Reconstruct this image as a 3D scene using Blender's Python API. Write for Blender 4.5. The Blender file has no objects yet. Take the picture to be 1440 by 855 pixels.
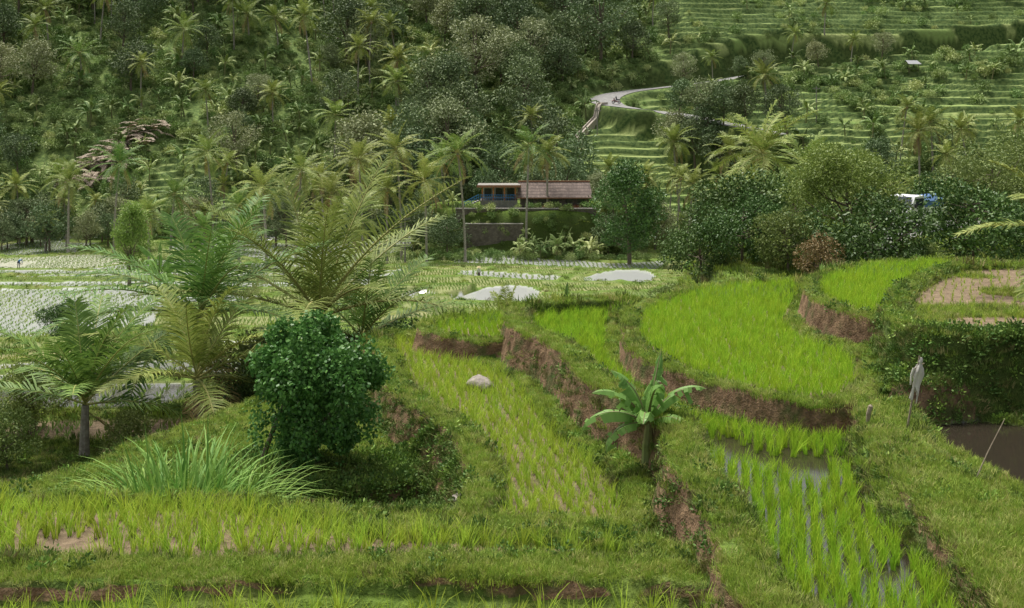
import bpy, math, numpy as np
from mathutils import Vector, Matrix
rng=np.random.default_rng(7)
scene=bpy.context.scene
# ------------------------------------------------------------------ helpers
def ss(a,b,x):
    t=np.clip((x-a)/(b-a),0,1); return t*t*(3-2*t)
def vn(x,y,s,seed=0):
    x=np.asarray(x,float)/s+seed*17.3; y=np.asarray(y,float)/s+seed*9.1
    xi=np.floor(x); yi=np.floor(y); fx=x-xi; fy=y-yi
    fx=fx*fx*(3-2*fx); fy=fy*fy*(3-2*fy)
    def hsh(a,b):
        v=np.sin(a*127.1+b*311.7+seed*74.7)*43758.5453
        return v-np.floor(v)
    a=hsh(xi,yi);b=hsh(xi+1,yi);c=hsh(xi,yi+1);d=hsh(xi+1,yi+1)
    return (a*(1-fx)+b*fx)*(1-fy)+(c*(1-fx)+d*fx)*fy
def hash2(a,b):
    v=np.sin(a*12.9898+b*78.233)*43758.5453
    return v-np.floor(v)
def smooth_poly(P,n=5):
    P=np.array(P,float); N=len(P); out=[]
    for i in range(N):
        p0,p1,p2,p3=P[i-1],P[i],P[(i+1)%N],P[(i+2)%N]
        for k in range(n):
            t=k/n
            out.append(.5*((2*p1)+(-p0+p2)*t+(2*p0-5*p1+4*p2-p3)*t*t+(-p0+3*p1-3*p2+p3)*t**3))
    return np.array(out)
def sdist(P,x,y):
    """signed distance, positive inside"""
    d=np.full(x.shape,1e9); ins=np.zeros(x.shape,bool)
    N=len(P)
    for i in range(N):
        ax,ay=P[i]; bx,by=P[(i+1)%N]
        ex,ey=bx-ax,by-ay; L=ex*ex+ey*ey+1e-12
        t=np.clip(((x-ax)*ex+(y-ay)*ey)/L,0,1)
        d=np.minimum(d,(x-ax-t*ex)**2+(y-ay-t*ey)**2)
        if ay!=by:
            c=((ay>y)!=(by>y))&(x<(bx-ax)*(y-ay)/(by-ay)+ax)
            ins^=c
    d=np.sqrt(d)
    return np.where(ins,d,-d)
# ------------------------------------------------------------------ terraces (metres; camera stands at 0,0)
# name, z, bund height, bund width, bank slope, bare soil, wet, is_field, outline
TER=[
('mound',13.1,0.0,0.2,2.2,.75,0,0,[(-6.3,21.6),(-5.4,20.8),(-4.4,20.6),(-3.0,20.4),(-2.0,21.4),(-2.6,23.5),(-4,25.2),(-5.7,24.6)]),
('ridge',12.75,0.0,0.3,1.6,.6,0,0,[(-9.6,19.6),(-8.4,20.0),(-7.2,22.6),(-5.9,25.6),(-5.2,27.6),(-6.1,27.8),(-7.3,25.4),(-8.4,23.0),(-9.6,21.2)]),
('T2',13.68,.18,.38,1.9,.5,.3,1,[(-0.27,17.14),(-0.21,18.33),(-0.37,19.96),(-0.97,22.15),(-1.78,23.72),(-2.39,25.52),(-2.69,27.24),(-3.24,29.65),(-3.30,30.73),(-2.5,30.73),(-2.02,29.39),(-1.06,28.16),(0,26.53),(.6,24),(1.0,21.91),(1.66,19.76),(1.86,18.33),(1.75,16.94),(.84,16.88)]),
('T0',13.76,0,.1,3,.9,.3,1,[(-12,9),(-12,14.05),(-6,14.02),(0,14.06),(2.7,14.0),(2.9,13.5),(2.9,9)]),
('T1',14.08,0.0,.05,3.2,1,.1,0,[(-9.84,14.25),(-5.08,14.27),(-3.75,14.29),(-1.97,14.34),(-0.18,14.32),(1.16,14.27),(2.48,14.17),(2.8,13.95),(2.8,14.3),(2.50,14.87),(2.03,15.48),(1.57,15.66),(0.79,15.81),(-0.20,15.92),(-1.21,16.14),(-2.03,16.27),(-2.83,16.76),(-3.65,17.15),(-4.54,17.31),(-5.61,17.25),(-6.71,17.31),(-9.49,17.25)]),
('T1f',14.02,0,.03,3,.1,.1,1,[(-9.84,14.95),(-5,14.95),(-2,15.0),(0,15.05),(1.4,14.95),(2.1,14.9),(1.8,15.2),(.8,15.5),(-.2,15.65),(-1.3,15.85),(-2.1,15.95),(-2.9,16.45),(-3.7,16.8),(-4.6,17.0),(-6.7,16.95),(-9.5,16.95)]),
('T3b',14.15,.12,.25,3.5,1,.2,1,[(-2.21,29.43),(-1.55,30.99),(.4,31.62),(.73,29.25),(.18,28.36),(-1.06,28.36)]),
('T3',14.4,.36,.45,4.0,.7,.9,1,[(.43,27.32),(.41,29.87),(1.53,30.68),(3.09,30.9),(2.61,29.38),(2.27,26.35),(2.39,23.89),(2.97,21.59),(3.55,20.27),(4.63,19.48),(5.56,19.15),(5.54,18.29),(5.23,16.91),(5.13,15.19),(5.13,13.78),(5.1,11.6),(3.9,11.9),(3.12,12.7),(3.04,14.22),(3.02,15.72),(2.80,16.91),(3.0,18.67),(2.80,19.91),(2.16,21.08),(1.76,22.68),(1.22,25.6)]),
('POND',14.4,.05,.2,3,.3,1,1,[(7.49,20.60),(8.43,20.37),(9.50,19.58),(9.60,18.29),(8.25,15.72),(7.40,16.39),(7.15,17.85),(7.0,19.06)]),
('T4',14.85,.12,.2,5,1,.1,1,[(3.32,28.69),(2.83,26.67),(2.70,23.98),(3.28,21.89),(4.29,20.19),(5.26,19.58),(5.97,19.9),(6.69,21.61),(7.03,23.44),(6.5,25.37),(6.68,27.28),(8.26,32.25),(6.93,32.63),(5.1,31.4)]),
('RPATH',14.9,0,.15,2.6,.6,0,0,[(5.85,18.36),(5.5,16.49),(5.4,14.18),(5.35,12.43),(5.3,10.5),(7.06,10.5),(6.75,13.69),(6.4,14.56),(6.2,15.69),(6.1,17.01),(6.5,18.79),(6.6,19.71),(6.1,19.5)]),
('knoll',15.05,0,.15,2.4,.6,0,0,[(6.95,23.2),(7.4,21.6),(7.1,20.5),(8.6,20.95),(7.8,23.4)]),
('T5',15.45,.13,.2,5,1,.1,1,[(7.85,29.35),(7.22,27.16),(7.27,25.28),(7.81,24.27),(8.39,25.10),(10.08,28.55),(12.70,32.50),(10.97,32.50),(9.14,31.11)]),
('T6',15.7,.12,.3,2.6,.2,0,1,[(9.50,26.67),(8.16,23.72),(7.71,21.84),(8.18,21.10),(9.29,21.23),(11.5,20.85),(15.70,29.91),(13.58,30.18),(11.68,29.66)]),
('left_paddy',5.0,.2,.5,1.5,.1,.95,1,[(-45.43,66.57),(-28.45,67.5),(-24.0,75.00),(-26.05,85.71),(-31.15,93.31),(-41.54,93.31),(-55.08,92.31)]),
('pool2',2.6,.15,.5,1.5,.1,1,1,[(-6.0,101),(-5.0,95.5),(-2.2,92.0),(1.2,93.2),(2.6,101.33),(1.9,109.14),(-0.6,109.9),(-3.2,107.5)]),
('pool1',2.6,.15,.5,1.5,.1,1,1,[(-11.0,99.42),(-9.3,95.50),(-7.2,97.02),(-6.9,103.25),(-8.75,106.23)]),
('pool3',1.2,.15,.5,1.5,.1,1,1,[(7.25,118.40),(9.43,115.08),(13.58,116.46),(15.88,128.70),(12.17,130.82),(8.25,125.37)]),
('housepad',5.2,0,.4,3,.2,0,0,[(-9,163.8),(14,163.8),(16,178),(-9,178)]),
]
for i,t in enumerate(TER):
    TER[i]=t[:-1]+(smooth_poly(t[-1]),)
TD={t[0]:t for t in TER}
ROADS=[np.array([(47.5,200,15),(36.75,210,17.4),(29.3,218,18.9),(23.9,219,19.6),(19.4,222,20.4),(18.3,227,21.4),(21.2,232,22.6),(26.1,236,23.4),(31.4,239,24),(42.5,243,25.3),(59,250,27.8),(72,250,27.9),(92.4,255,28.8),(120,262,30)],float),
       np.array([(13.9,44,13.3),(15.2,49,13.1),(17.5,56,13),(22,64,13),(30,70,13),(42,76,13)],float)]
def spline3(P,n=8):
    out=[];N=len(P)
    for i in range(N-1):
        p0=P[max(i-1,0)];p1=P[i];p2=P[i+1];p3=P[min(i+2,N-1)]
        for k in range(n):
            t=k/n
            out.append(.5*((2*p1)+(-p0+p2)*t+(2*p0-5*p1+4*p2-p3)*t*t+(-p0+3*p1-3*p2+p3)*t**3))
    out.append(P[-1]); return np.array(out)
ROADS=[spline3(r) for r in ROADS]
RW=[3.2,1.5]
def hillmask(x,y):
    u=x/np.maximum(y,1)
    n=(vn(x,y,22,5)-.5)+.5*(vn(x,y,8,6)-.5)
    a=ss(.0,.03,u+.335+n*.06)*ss(0,.03,-.245-u+n*.06)*ss(188,192,y)*ss(211,204,y+n*12)
    b=ss(.0,.03,u-.02+n*.03)*ss(0,.03,.19-u+n*.03)*ss(190,196,y)*ss(221,215,y+n*6)
    c=ss(.0,.04,u-.15+n*.10)*ss(225,232,y+n*14)*(1-ss(.36,.40,u)*ss(244,250,y))
    d=ss(.10,.14,u+n*.05)*ss(205,211,y+n*8)*ss(.50,.44,u)
    return np.clip(a+b+c+d,0,1)*ss(-.62,-.5,n)
def terrain(x,y):
    x=np.asarray(x,float);y=np.asarray(y,float)
    zl=np.interp(y,[-60,0,14,17.5,18.3,19.5,24,31,50,75,100,142,185,205,225,280,310,330,420,700],
                   [13.8,13.8,13.85,13.75,12.7,12.4,11.6,10.5,8,5,3,-.8,-2.6,8,20,46,61,64,60,60])
    zr=np.interp(y,[-60,0,14,24,31,40,70,95,120,142],[13.8,13.8,13.85,13.9,13.9,13.5,12.8,6,3,-.8])
    u=x/np.maximum(y,4)
    w=ss(.115,.19,u)*ss(135,80,y)
    B=zl+np.where(y<142,(zr-zl)*w,0)
    amp=np.interp(y,[15,28,45,180,200,300],[.03,.12,.55,.35,1.6,4.5])
    B=B+amp*((vn(x,y,26,1)-.5)*2+(vn(x,y,9,2)-.5)*.5)
    B=B+ss(190,260,y)*10*(ss(.0,-.5,u))
    s=.8; q=np.floor(B/s); f=B/s-q
    g=x/17+ (vn(x,y,18,3)-.5)*1.2+hash2(q,q*0+3)*.9; cell=np.floor(g); gf=np.abs(g-cell-.5)
    cb=np.exp(-((gf-.5)/.022)**2)
    mv=ss(27,31,y)*ss(190,186,y)*(1-w*ss(110,95,y))
    hv=(q+ss(0,1,f/.10))*s+.2*np.exp(-((f-.13)/.05)**2)+.16*cb
    h=B*(1-mv)+hv*mv
    h=h+(1-mv)*.05*(vn(x,y,.35,8)-.5)+(1-mv)*.12*(vn(x,y,1.3,9)-.5)
    field=mv*(mv>.9)*ss(.18,.21,f)*ss(.3,.15,cb)
    r=hash2(q,cell); wet=field*ss(.38,.55,r-.42*(x>-13)*(y>60))*.9
    tone=hash2(q+5,cell+2)
    riser=np.zeros_like(h)
    hm=hillmask(x,y)
    jn=.6*(vn(x,y,9,14)-.5)+.25*(vn(x,y,4,15)-.5)
    s2=np.where(y>222,1.35,1.2); q2=np.floor(B/s2+jn); f2=B/s2+jn-q2
    hh=(q2+ss(0,1,f2/.3)-jn)*s2
    h=h*(1-hm)+hh*hm
    hf=hm*ss(.32,.38,f2); riser=np.maximum(riser,hm*(1-hf)*(hm>.5))
    tone=np.where(hm>.5,hash2(q2,np.floor(x/16+hash2(q2,q2)*3)),tone)
    soil=np.zeros_like(h)
    fid=np.full(h.shape,-1)
    hillf=hf*(hm>.5)
    for i,(nm,z,bh,bw,sl,bare,wt,isf,P) in enumerate(TER):
        m=4.5
        sel=(x>P[:,0].min()-m)&(x<P[:,0].max()+m)&(y>P[:,1].min()-m)&(y<P[:,1].max()+m)
        if not sel.any(): continue
        xs=x[sel];ys=y[sel]; d=sdist(P,xs,ys)
        if nm=='T3':
            bh=.10+(bh-.10)*ss(13,16.5,ys); d4=sdist(TD['T4'][-1],xs,ys); bh=bh*ss(-.75,-1.25,d4)
        if P[:,1].min()<60 and nm!='T0':
            d=d+.10*(vn(xs,ys,.9,20+i)-.5)+.05*(vn(xs,ys,.3,30+i)-.5)
        elif P[:,1].min()>=60: d=d+.9*(vn(xs,ys,4,20+i)-.5)
        H=h[sel]; S=soil[sel];F_=field[sel];W=wet[sel];I=fid[sel]
        ins=d>0
        inner=z+bh*ss(.14,0,d)
        if not isf: inner=inner+.06*(vn(xs,ys,.8,4)-.5)+.05*(vn(xs,ys,.3,6)-.5)
        prof=z+bh-np.maximum(-d-bw,0)*sl+ (.14*(vn(xs,ys,.7,11)-.5)+.09*(vn(xs,ys,.25,12)-.5))*ss(0,.15,-d)
        prof=np.where(-d<4.2,prof,-99)
        cov=(~ins)&(prof>H)
        onbank=cov&(-d>bw*.9)
        H=np.where(ins,inner,np.where(cov,prof,H))
        S=np.where(ins,(.1 if not isf else 0),np.where(onbank,bare,np.where(cov,.05,S)))
        fm=ss(.1,.16,d) if isf else np.zeros_like(d)
        F_=np.where(ins,fm,np.where(cov,0,F_))
        W=np.where(ins,wt*fm,np.where(cov,0,W))
        I=np.where(ins&(fm>.5),i,np.where(cov|ins,-1,I))
        h[sel]=H;soil[sel]=S;field[sel]=F_;wet[sel]=W;fid[sel]=I
    for k,R in enumerate(ROADS):
        m=8
        sel=(x>R[:,0].min()-m)&(x<R[:,0].max()+m)&(y>R[:,1].min()-m)&(y<R[:,1].max()+m)
        if not sel.any(): continue
        xs=x[sel];ys=y[sel];best=np.full(xs.shape,1e9);zz=np.zeros(xs.shape)
        for j in range(len(R)-1):
            a=R[j];b=R[j+1];e=b-a;L=e[0]**2+e[1]**2+1e-9
            t=np.clip(((xs-a[0])*e[0]+(ys-a[1])*e[1])/L,0,1)
            dd=np.hypot(xs-a[0]-t*e[0],ys-a[1]-t*e[1]); up=dd<best
            best=np.where(up,dd,best);zz=np.where(up,a[2]+t*e[2],zz)
        ww=ss(RW[k]+2.6,RW[k]+.5,best)
        h[sel]=h[sel]*(1-ww)+(zz-.06)*ww
        off=ww>.3
        for arr in (field,hillf,wet): arr[sel]=np.where(off,0,arr[sel])
        I=fid[sel]; I[off]=-1; fid[sel]=I
    return h,soil,field,wet,tone,riser,hillf,fid,hm
def hz(x,y): return float(terrain(np.array([x]),np.array([y]))[0][0])
# ------------------------------------------------------------------ materials
def newmat(n):
    m=bpy.data.materials.new(n); m.use_nodes=True
    nt=m.node_tree; nt.nodes.clear(); return m,nt,nt.nodes,nt.links
def N(nodes,t,**k):
    n=nodes.new(t)
    for a,b in k.items(): setattr(n,a,b)
    return n
def mixc(nt,fac,a,b):
    n=nt.nodes.new('ShaderNodeMix'); n.data_type='RGBA'
    for s,v in ((0,fac),(6,a),(7,b)):
        if isinstance(v,(int,float)): n.inputs[s].default_value=v
        elif isinstance(v,tuple): n.inputs[s].default_value=(*v,1) if len(v)==3 else v
        else: nt.links.new(v,n.inputs[s])
    return n.outputs[2]
def math_(nt,op,a,b=0,c=None):
    n=nt.nodes.new('ShaderNodeMath'); n.operation=op
    for s,v in ((0,a),(1,b)):
        if isinstance(v,(int,float)): n.inputs[s].default_value=v
        else: nt.links.new(v,n.inputs[s])
    if c is not None: n.inputs[2].default_value=c
    return n.outputs[0]
def noise(nt,scale,detail=4,vec=None,rough=.55):
    n=nt.nodes.new('ShaderNodeTexNoise'); n.inputs['Scale'].default_value=scale; n.inputs['Detail'].default_value=detail
    n.inputs['Roughness'].default_value=rough
    if vec is None:
        g=nt.nodes.new('ShaderNodeNewGeometry'); vec=g.outputs['Position']
    nt.links.new(vec,n.inputs['Vector']); return n.outputs['Fac']
def ramp(nt,fac,a,b):
    n=nt.nodes.new('ShaderNodeMapRange'); n.inputs[1].default_value=a; n.inputs[2].default_value=b
    nt.links.new(fac,n.inputs[0]); return n.outputs[0]
def foliage(name,ca,cb,trans=.3,rough=.6,var=.35,cc=None,sat=.95,spec=.2):
    m,nt,nd,lk=newmat(name)
    at=N(nd,'ShaderNodeAttribute',attribute_name='r')
    oi=N(nd,'ShaderNodeObjectInfo')
    col=mixc(nt,at.outputs['Fac'],ca,cb)
    if cc: col=mixc(nt,ramp(nt,oi.outputs['Random'],.55,.95),col,cc)
    hs=N(nd,'ShaderNodeHueSaturation'); lk.new(col,hs.inputs['Color']); hs.inputs['Saturation'].default_value=sat
    lk.new(math_(nt,'MULTIPLY_ADD',oi.outputs['Random'],var,1-var/2),hs.inputs['Value'])
    r2=math_(nt,'FRACT',math_(nt,'MULTIPLY',oi.outputs['Random'],7.31))
    lk.new(math_(nt,'MULTIPLY_ADD',r2,.03,.485),hs.inputs['Hue'])
    p=N(nd,'ShaderNodeBsdfPrincipled'); p.inputs['Roughness'].default_value=rough
    p.inputs['Specular IOR Level'].default_value=spec
    lk.new(hs.outputs[0],p.inputs['Base Color'])
    o=N(nd,'ShaderNodeOutputMaterial')
    if trans>0:
        t=N(nd,'ShaderNodeBsdfTranslucent'); lk.new(hs.outputs[0],t.inputs[0])
        mx=N(nd,'ShaderNodeMixShader'); mx.inputs[0].default_value=trans
        lk.new(p.outputs[0],mx.inputs[1]);lk.new(t.outputs[0],mx.inputs[2]); lk.new(mx.outputs[0],o.inputs[0])
    else: lk.new(p.outputs[0],o.inputs[0])
    return m
def simple(name,ca,cb=None,scale=8,rough=.8,bump=.2,metal=0):
    cb=cb or tuple(c*1.25 for c in ca)
    m,nt,nd,lk=newmat(name)
    tc=N(nd,'ShaderNodeTexCoord')
    f=noise(nt,scale,5,tc.outputs['Object'])
    p=N(nd,'ShaderNodeBsdfPrincipled'); p.inputs['Roughness'].default_value=rough; p.inputs['Metallic'].default_value=metal
    lk.new(mixc(nt,ramp(nt,f,.35,.65),ca,cb),p.inputs['Base Color'])
    if bump:
        b=N(nd,'ShaderNodeBump'); b.inputs['Strength'].default_value=bump; b.inputs['Distance'].default_value=.05
        lk.new(f,b.inputs['Height']); lk.new(b.outputs[0],p.inputs['Normal'])
    o=N(nd,'ShaderNodeOutputMaterial'); lk.new(p.outputs[0],o.inputs[0]); return m
def brickm(name,ca,cb,mortar,scale,rough=.85,swap=False):
    m,nt,nd,lk=newmat(name); tc=N(nd,'ShaderNodeTexCoord')
    mp=N(nd,'ShaderNodeMapping'); lk.new(tc.outputs['Object'],mp.inputs[0]); mp.inputs['Rotation'].default_value=(math.radians(90 if not swap else 60),0,0)
    br=N(nd,'ShaderNodeTexBrick'); br.inputs['Scale'].default_value=scale; lk.new(mp.outputs[0],br.inputs['Vector'])
    br.inputs['Color1'].default_value=(*ca,1);br.inputs['Color2'].default_value=(*cb,1);br.inputs['Mortar'].default_value=(*mortar,1)
    n_=noise(nt,2.,5,tc.outputs['Object'])
    c_=mixc(nt,ramp(nt,n_,.4,.75),br.outputs['Color'],tuple(v*.5 for v in ca))
    p=N(nd,'ShaderNodeBsdfPrincipled'); p.inputs['Roughness'].default_value=rough; lk.new(c_,p.inputs['Base Color'])
    b=N(nd,'ShaderNodeBump'); b.inputs['Distance'].default_value=.05; lk.new(br.outputs['Fac'],b.inputs['Height']); b.invert=True; lk.new(b.outputs[0],p.inputs['Normal'])
    o=N(nd,'ShaderNodeOutputMaterial'); lk.new(p.outputs[0],o.inputs[0]); return m
def terrain_mat():
    m,nt,nd,lk=newmat('terrain_ground')
    A=N(nd,'ShaderNodeAttribute',attribute_name='A'); sA=N(nd,'ShaderNodeSeparateColor'); lk.new(A.outputs['Color'],sA.inputs[0])
    Bt=N(nd,'ShaderNodeAttribute',attribute_name='B'); sB=N(nd,'ShaderNodeSeparateColor'); lk.new(Bt.outputs['Color'],sB.inputs[0])
    soil,field,wet=sA.outputs[0],sA.outputs[1],sA.outputs[2]
    tone,riser,hillf=sB.outputs[0],sB.outputs[1],sB.outputs[2]
    n1=noise(nt,.35,3); n2=noise(nt,5,4); n3=noise(nt,30,2); n4=noise(nt,1.6,3)
    grass=mixc(nt,ramp(nt,n2,.35,.65),(.07,.12,.02),(.16,.24,.04))
    grass=mixc(nt,ramp(nt,n1,.5,.7),grass,(.19,.21,.06))
    forest=mixc(nt,ramp(nt,n4,.4,.6),(.08,.13,.035),(.18,.25,.07))
    g=nd.new('ShaderNodeNewGeometry'); sp=N(nd,'ShaderNodeSeparateXYZ'); lk.new(g.outputs['Position'],sp.inputs[0])
    grass=mixc(nt,ramp(nt,sp.outputs[1],180,195),grass,forest)
    sc=mixc(nt,ramp(nt,n2,.35,.65),(.12,.07,.038),(.31,.20,.115))
    sc=mixc(nt,ramp(nt,n3,.45,.7),sc,(.16,.11,.07))
    sc=mixc(nt,ramp(nt,n4,.52,.68),sc,(.08,.095,.03))
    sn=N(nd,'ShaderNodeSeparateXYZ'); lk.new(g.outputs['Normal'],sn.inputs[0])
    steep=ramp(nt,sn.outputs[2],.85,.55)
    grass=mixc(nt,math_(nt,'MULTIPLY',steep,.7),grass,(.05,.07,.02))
    k=math_(nt,'MULTIPLY_ADD',n4,1.1,-.75)
    sf=math_(nt,'ADD',math_(nt,'MULTIPLY',soil,steep),math_(nt,'MULTIPLY',k,math_(nt,'GREATER_THAN',soil,.02)))
    sf=ramp(nt,sf,.12,.3)
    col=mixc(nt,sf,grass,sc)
    tread=mixc(nt,tone,(.20,.31,.08),(.42,.47,.18))
    tread=mixc(nt,ramp(nt,n4,.4,.7),tread,(.20,.26,.08))
    col=mixc(nt,hillf,col,tread)
    rc=mixc(nt,ramp(nt,n4,.4,.6),(.05,.09,.025),(.12,.17,.05))
    col=mixc(nt,riser,col,rc)
    mud=mixc(nt,ramp(nt,n2,.3,.7),(.15,.11,.07),(.27,.20,.13))
    mudg=mixc(nt,tone,(.17,.24,.07),(.31,.31,.14))
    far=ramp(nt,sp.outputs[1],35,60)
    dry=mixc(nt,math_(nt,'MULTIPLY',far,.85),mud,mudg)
    wcol=mixc(nt,far,(.032,.025,.018),(.46,.47,.45))  # far water: pale base colour stands in for the bright sky reflection
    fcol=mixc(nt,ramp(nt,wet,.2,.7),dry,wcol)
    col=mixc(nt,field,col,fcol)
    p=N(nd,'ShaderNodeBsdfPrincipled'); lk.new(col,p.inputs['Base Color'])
    pud=ramp(nt,math_(nt,'ADD',wet,math_(nt,'MULTIPLY',math_(nt,'SUBTRACT',n4,.5),.9)),.4,.55)
    wf=math_(nt,'MULTIPLY',math_(nt,'MULTIPLY',pud,ramp(nt,wet,.05,.3)),field)
    rr=N(nd,'ShaderNodeMapRange'); lk.new(wf,rr.inputs[0]); rr.inputs[3].default_value=.9; rr.inputs[4].default_value=.10
    lk.new(rr.outputs[0],p.inputs['Roughness'])
    sr=N(nd,'ShaderNodeMapRange'); lk.new(wf,sr.inputs[0]); sr.inputs[3].default_value=.15; sr.inputs[4].default_value=1.
    lk.new(sr.outputs[0],p.inputs['Specular IOR Level'])
    bh=math_(nt,'ADD',math_(nt,'MULTIPLY',n2,.6),math_(nt,'MULTIPLY',n3,.25))
    b=N(nd,'ShaderNodeBump'); b.inputs['Distance'].default_value=.12
    lk.new(math_(nt,'MULTIPLY_ADD',wf,-.985,1.),b.inputs['Strength'])
    lk.new(bh,b.inputs['Height']); lk.new(b.outputs[0],p.inputs['Normal'])
    o=N(nd,'ShaderNodeOutputMaterial'); lk.new(p.outputs[0],o.inputs[0]); return m
# ------------------------------------------------------------------ terrain mesh
ys=np.concatenate([np.arange(-40,8,2.),np.arange(8,11,.25),np.arange(11,33,.06),33*np.exp(np.arange(0,math.log(182/33),.0048)),np.arange(182.3,290,.36),np.arange(291,420,3),np.arange(425,700,20)])
tt=np.linspace(-1,1,560)
half=np.where(ys<33,.62*np.maximum(ys,12)+1.5,np.where(ys<300,.62*ys+1.5,.62*300+(ys-300)*1.5+1.5))
X=half[:,None]*tt[None,:]; Y=np.repeat(ys[:,None],len(tt),1)
R=terrain(X.ravel(),Y.ravel())
nr,nc=X.shape
co=np.stack([X.ravel(),Y.ravel(),R[0]],1)
idx=np.arange(nr*nc).reshape(nr,nc)
quads=np.stack([idx[:-1,:-1],idx[:-1,1:],idx[1:,1:],idx[1:,:-1]],-1).reshape(-1,4)
def mesh_from(name,co,faces,mats,r=None,midx=None,smooth=False):
    me=bpy.data.meshes.new(name); co=np.asarray(co,np.float32); faces=np.asarray(faces,np.int32)
    me.vertices.add(len(co)); me.vertices.foreach_set('co',co.ravel())
    k=faces.shape[1]
    me.loops.add(faces.size); me.loops.foreach_set('vertex_index',faces.ravel())
    me.polygons.add(len(faces)); me.polygons.foreach_set('loop_start',np.arange(0,faces.size,k,dtype=np.int32))
    me.update(calc_edges=True)
    for m in mats: me.materials.append(m)
    if midx is not None: me.polygons.foreach_set('material_index',np.asarray(midx,np.int32))
    if r is not None:
        a=me.attributes.new('r','FLOAT','FACE'); a.data.foreach_set('value',np.asarray(r,np.float32))
    me.polygons.foreach_set('use_smooth',np.full(len(faces),smooth))
    me.update(); return me
def link(name,me,loc=(0,0,0),rz=0,sc=1,parent=None):
    o=bpy.data.objects.new(name,me); scene.collection.objects.link(o)
    o.location=loc; o.rotation_euler=(0,0,rz); o.scale=(sc,sc,sc) if not isinstance(sc,tuple) else sc
    if parent: o.parent=parent
    return o
me=mesh_from('terrain',co,quads,[terrain_mat()],smooth=True)
for nm,ch in (('A',(R[1],R[2],R[3])),('B',(R[4],R[5],R[6]))):
    a=me.attributes.new(nm,'FLOAT_COLOR','POINT')
    d=np.ones((len(co),4),np.float32)
    for i in range(3): d[:,i]=ch[i]
    a.data.foreach_set('color',d.ravel())
link('terrain',me)
# ------------------------------------------------------------------ plant builders
class MB:
    def __init__(s): s.v=[];s.f=[];s.r=[];s.m=[];s.n=0
    def add(s,v,f,r,m):
        v=np.asarray(v,float).reshape(-1,3); f=np.asarray(f,int)
        s.v.append(v); s.f.append(f+s.n); s.n+=len(v)
        s.r.append(np.broadcast_to(r,(len(f),)).astype(float)); s.m.append(np.full(len(f),m))
    def tube(s,pts,rad,m,k=7):
        pts=np.array(pts,float); n=len(pts); rad=np.broadcast_to(rad,(n,))
        V=[]
        for i in range(n):
            t=pts[min(i+1,n-1)]-pts[max(i-1,0)]; t/=np.linalg.norm(t)+1e-9
            a=np.cross(t,[0.31,.95,.1]); a/=np.linalg.norm(a)+1e-9; b=np.cross(t,a)
            for j in range(k):
                an=2*math.pi*j/k; V.append(pts[i]+rad[i]*(a*math.cos(an)+b*math.sin(an)))
        Fc=[[i*k+j,i*k+(j+1)%k,(i+1)*k+(j+1)%k,(i+1)*k+j] for i in range(n-1) for j in range(k)]
        s.add(V,Fc,rng.random(len(Fc)),m)
    def box(s,c,d,m,rz=0,rx=0):
        c=np.array(c,float); hx,hy,hz_=np.array(d,float)/2
        V=np.array([[sx*hx,sy*hy,sz*hz_] for sz in (-1,1) for sy in (-1,1) for sx in (-1,1)])
        if rx: V=V@np.array([[1,0,0],[0,math.cos(rx),math.sin(rx)],[0,-math.sin(rx),math.cos(rx)]])
        if rz: V=V@np.array([[math.cos(rz),math.sin(rz),0],[-math.sin(rz),math.cos(rz),0],[0,0,1]])
        s.add(V+c,[[0,2,3,1],[4,5,7,6],[0,1,5,4],[2,6,7,3],[0,4,6,2],[1,3,7,5]],.5,m)
    def cyl(s,a,b,r,m,k=10):
        a=np.array(a,float);b=np.array(b,float)
        s.tube([a,a,b,b],[.001,r,r,.001],m,k)
    def leaves(s,C,D,L,Wd,m,droop=.0):
        n=len(C); rn=rng.normal(size=(n,3)); side=np.cross(D,rn); side/=np.linalg.norm(side,axis=1)[:,None]+1e-9
        L=np.broadcast_to(L,(n,))[:,None]; Wd=np.broadcast_to(Wd,(n,))[:,None]
        tip=C+D*L; tip[:,2]-=droop*L[:,0]
        mid=C+D*L*.5
        V=np.stack([C,mid+side*Wd*.5,tip,mid-side*Wd*.5],1).reshape(-1,3)
        s.add(V,np.arange(4*n).reshape(n,4),rng.random(n),m)
    def mesh(s,name,mats,smooth=False):
        return mesh_from(name,np.concatenate(s.v),np.concatenate(s.f),mats,np.concatenate(s.r),np.concatenate(s.m),smooth)
def unit(v): return v/(np.linalg.norm(v,axis=-1,keepdims=True)+1e-9)
bark=simple('bark',(.10,.075,.05),(.22,.18,.13),12,.9,.5)
palmbark=simple('palm_bark',(.22,.19,.16),(.42,.38,.32),9,.9,.5)
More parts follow.
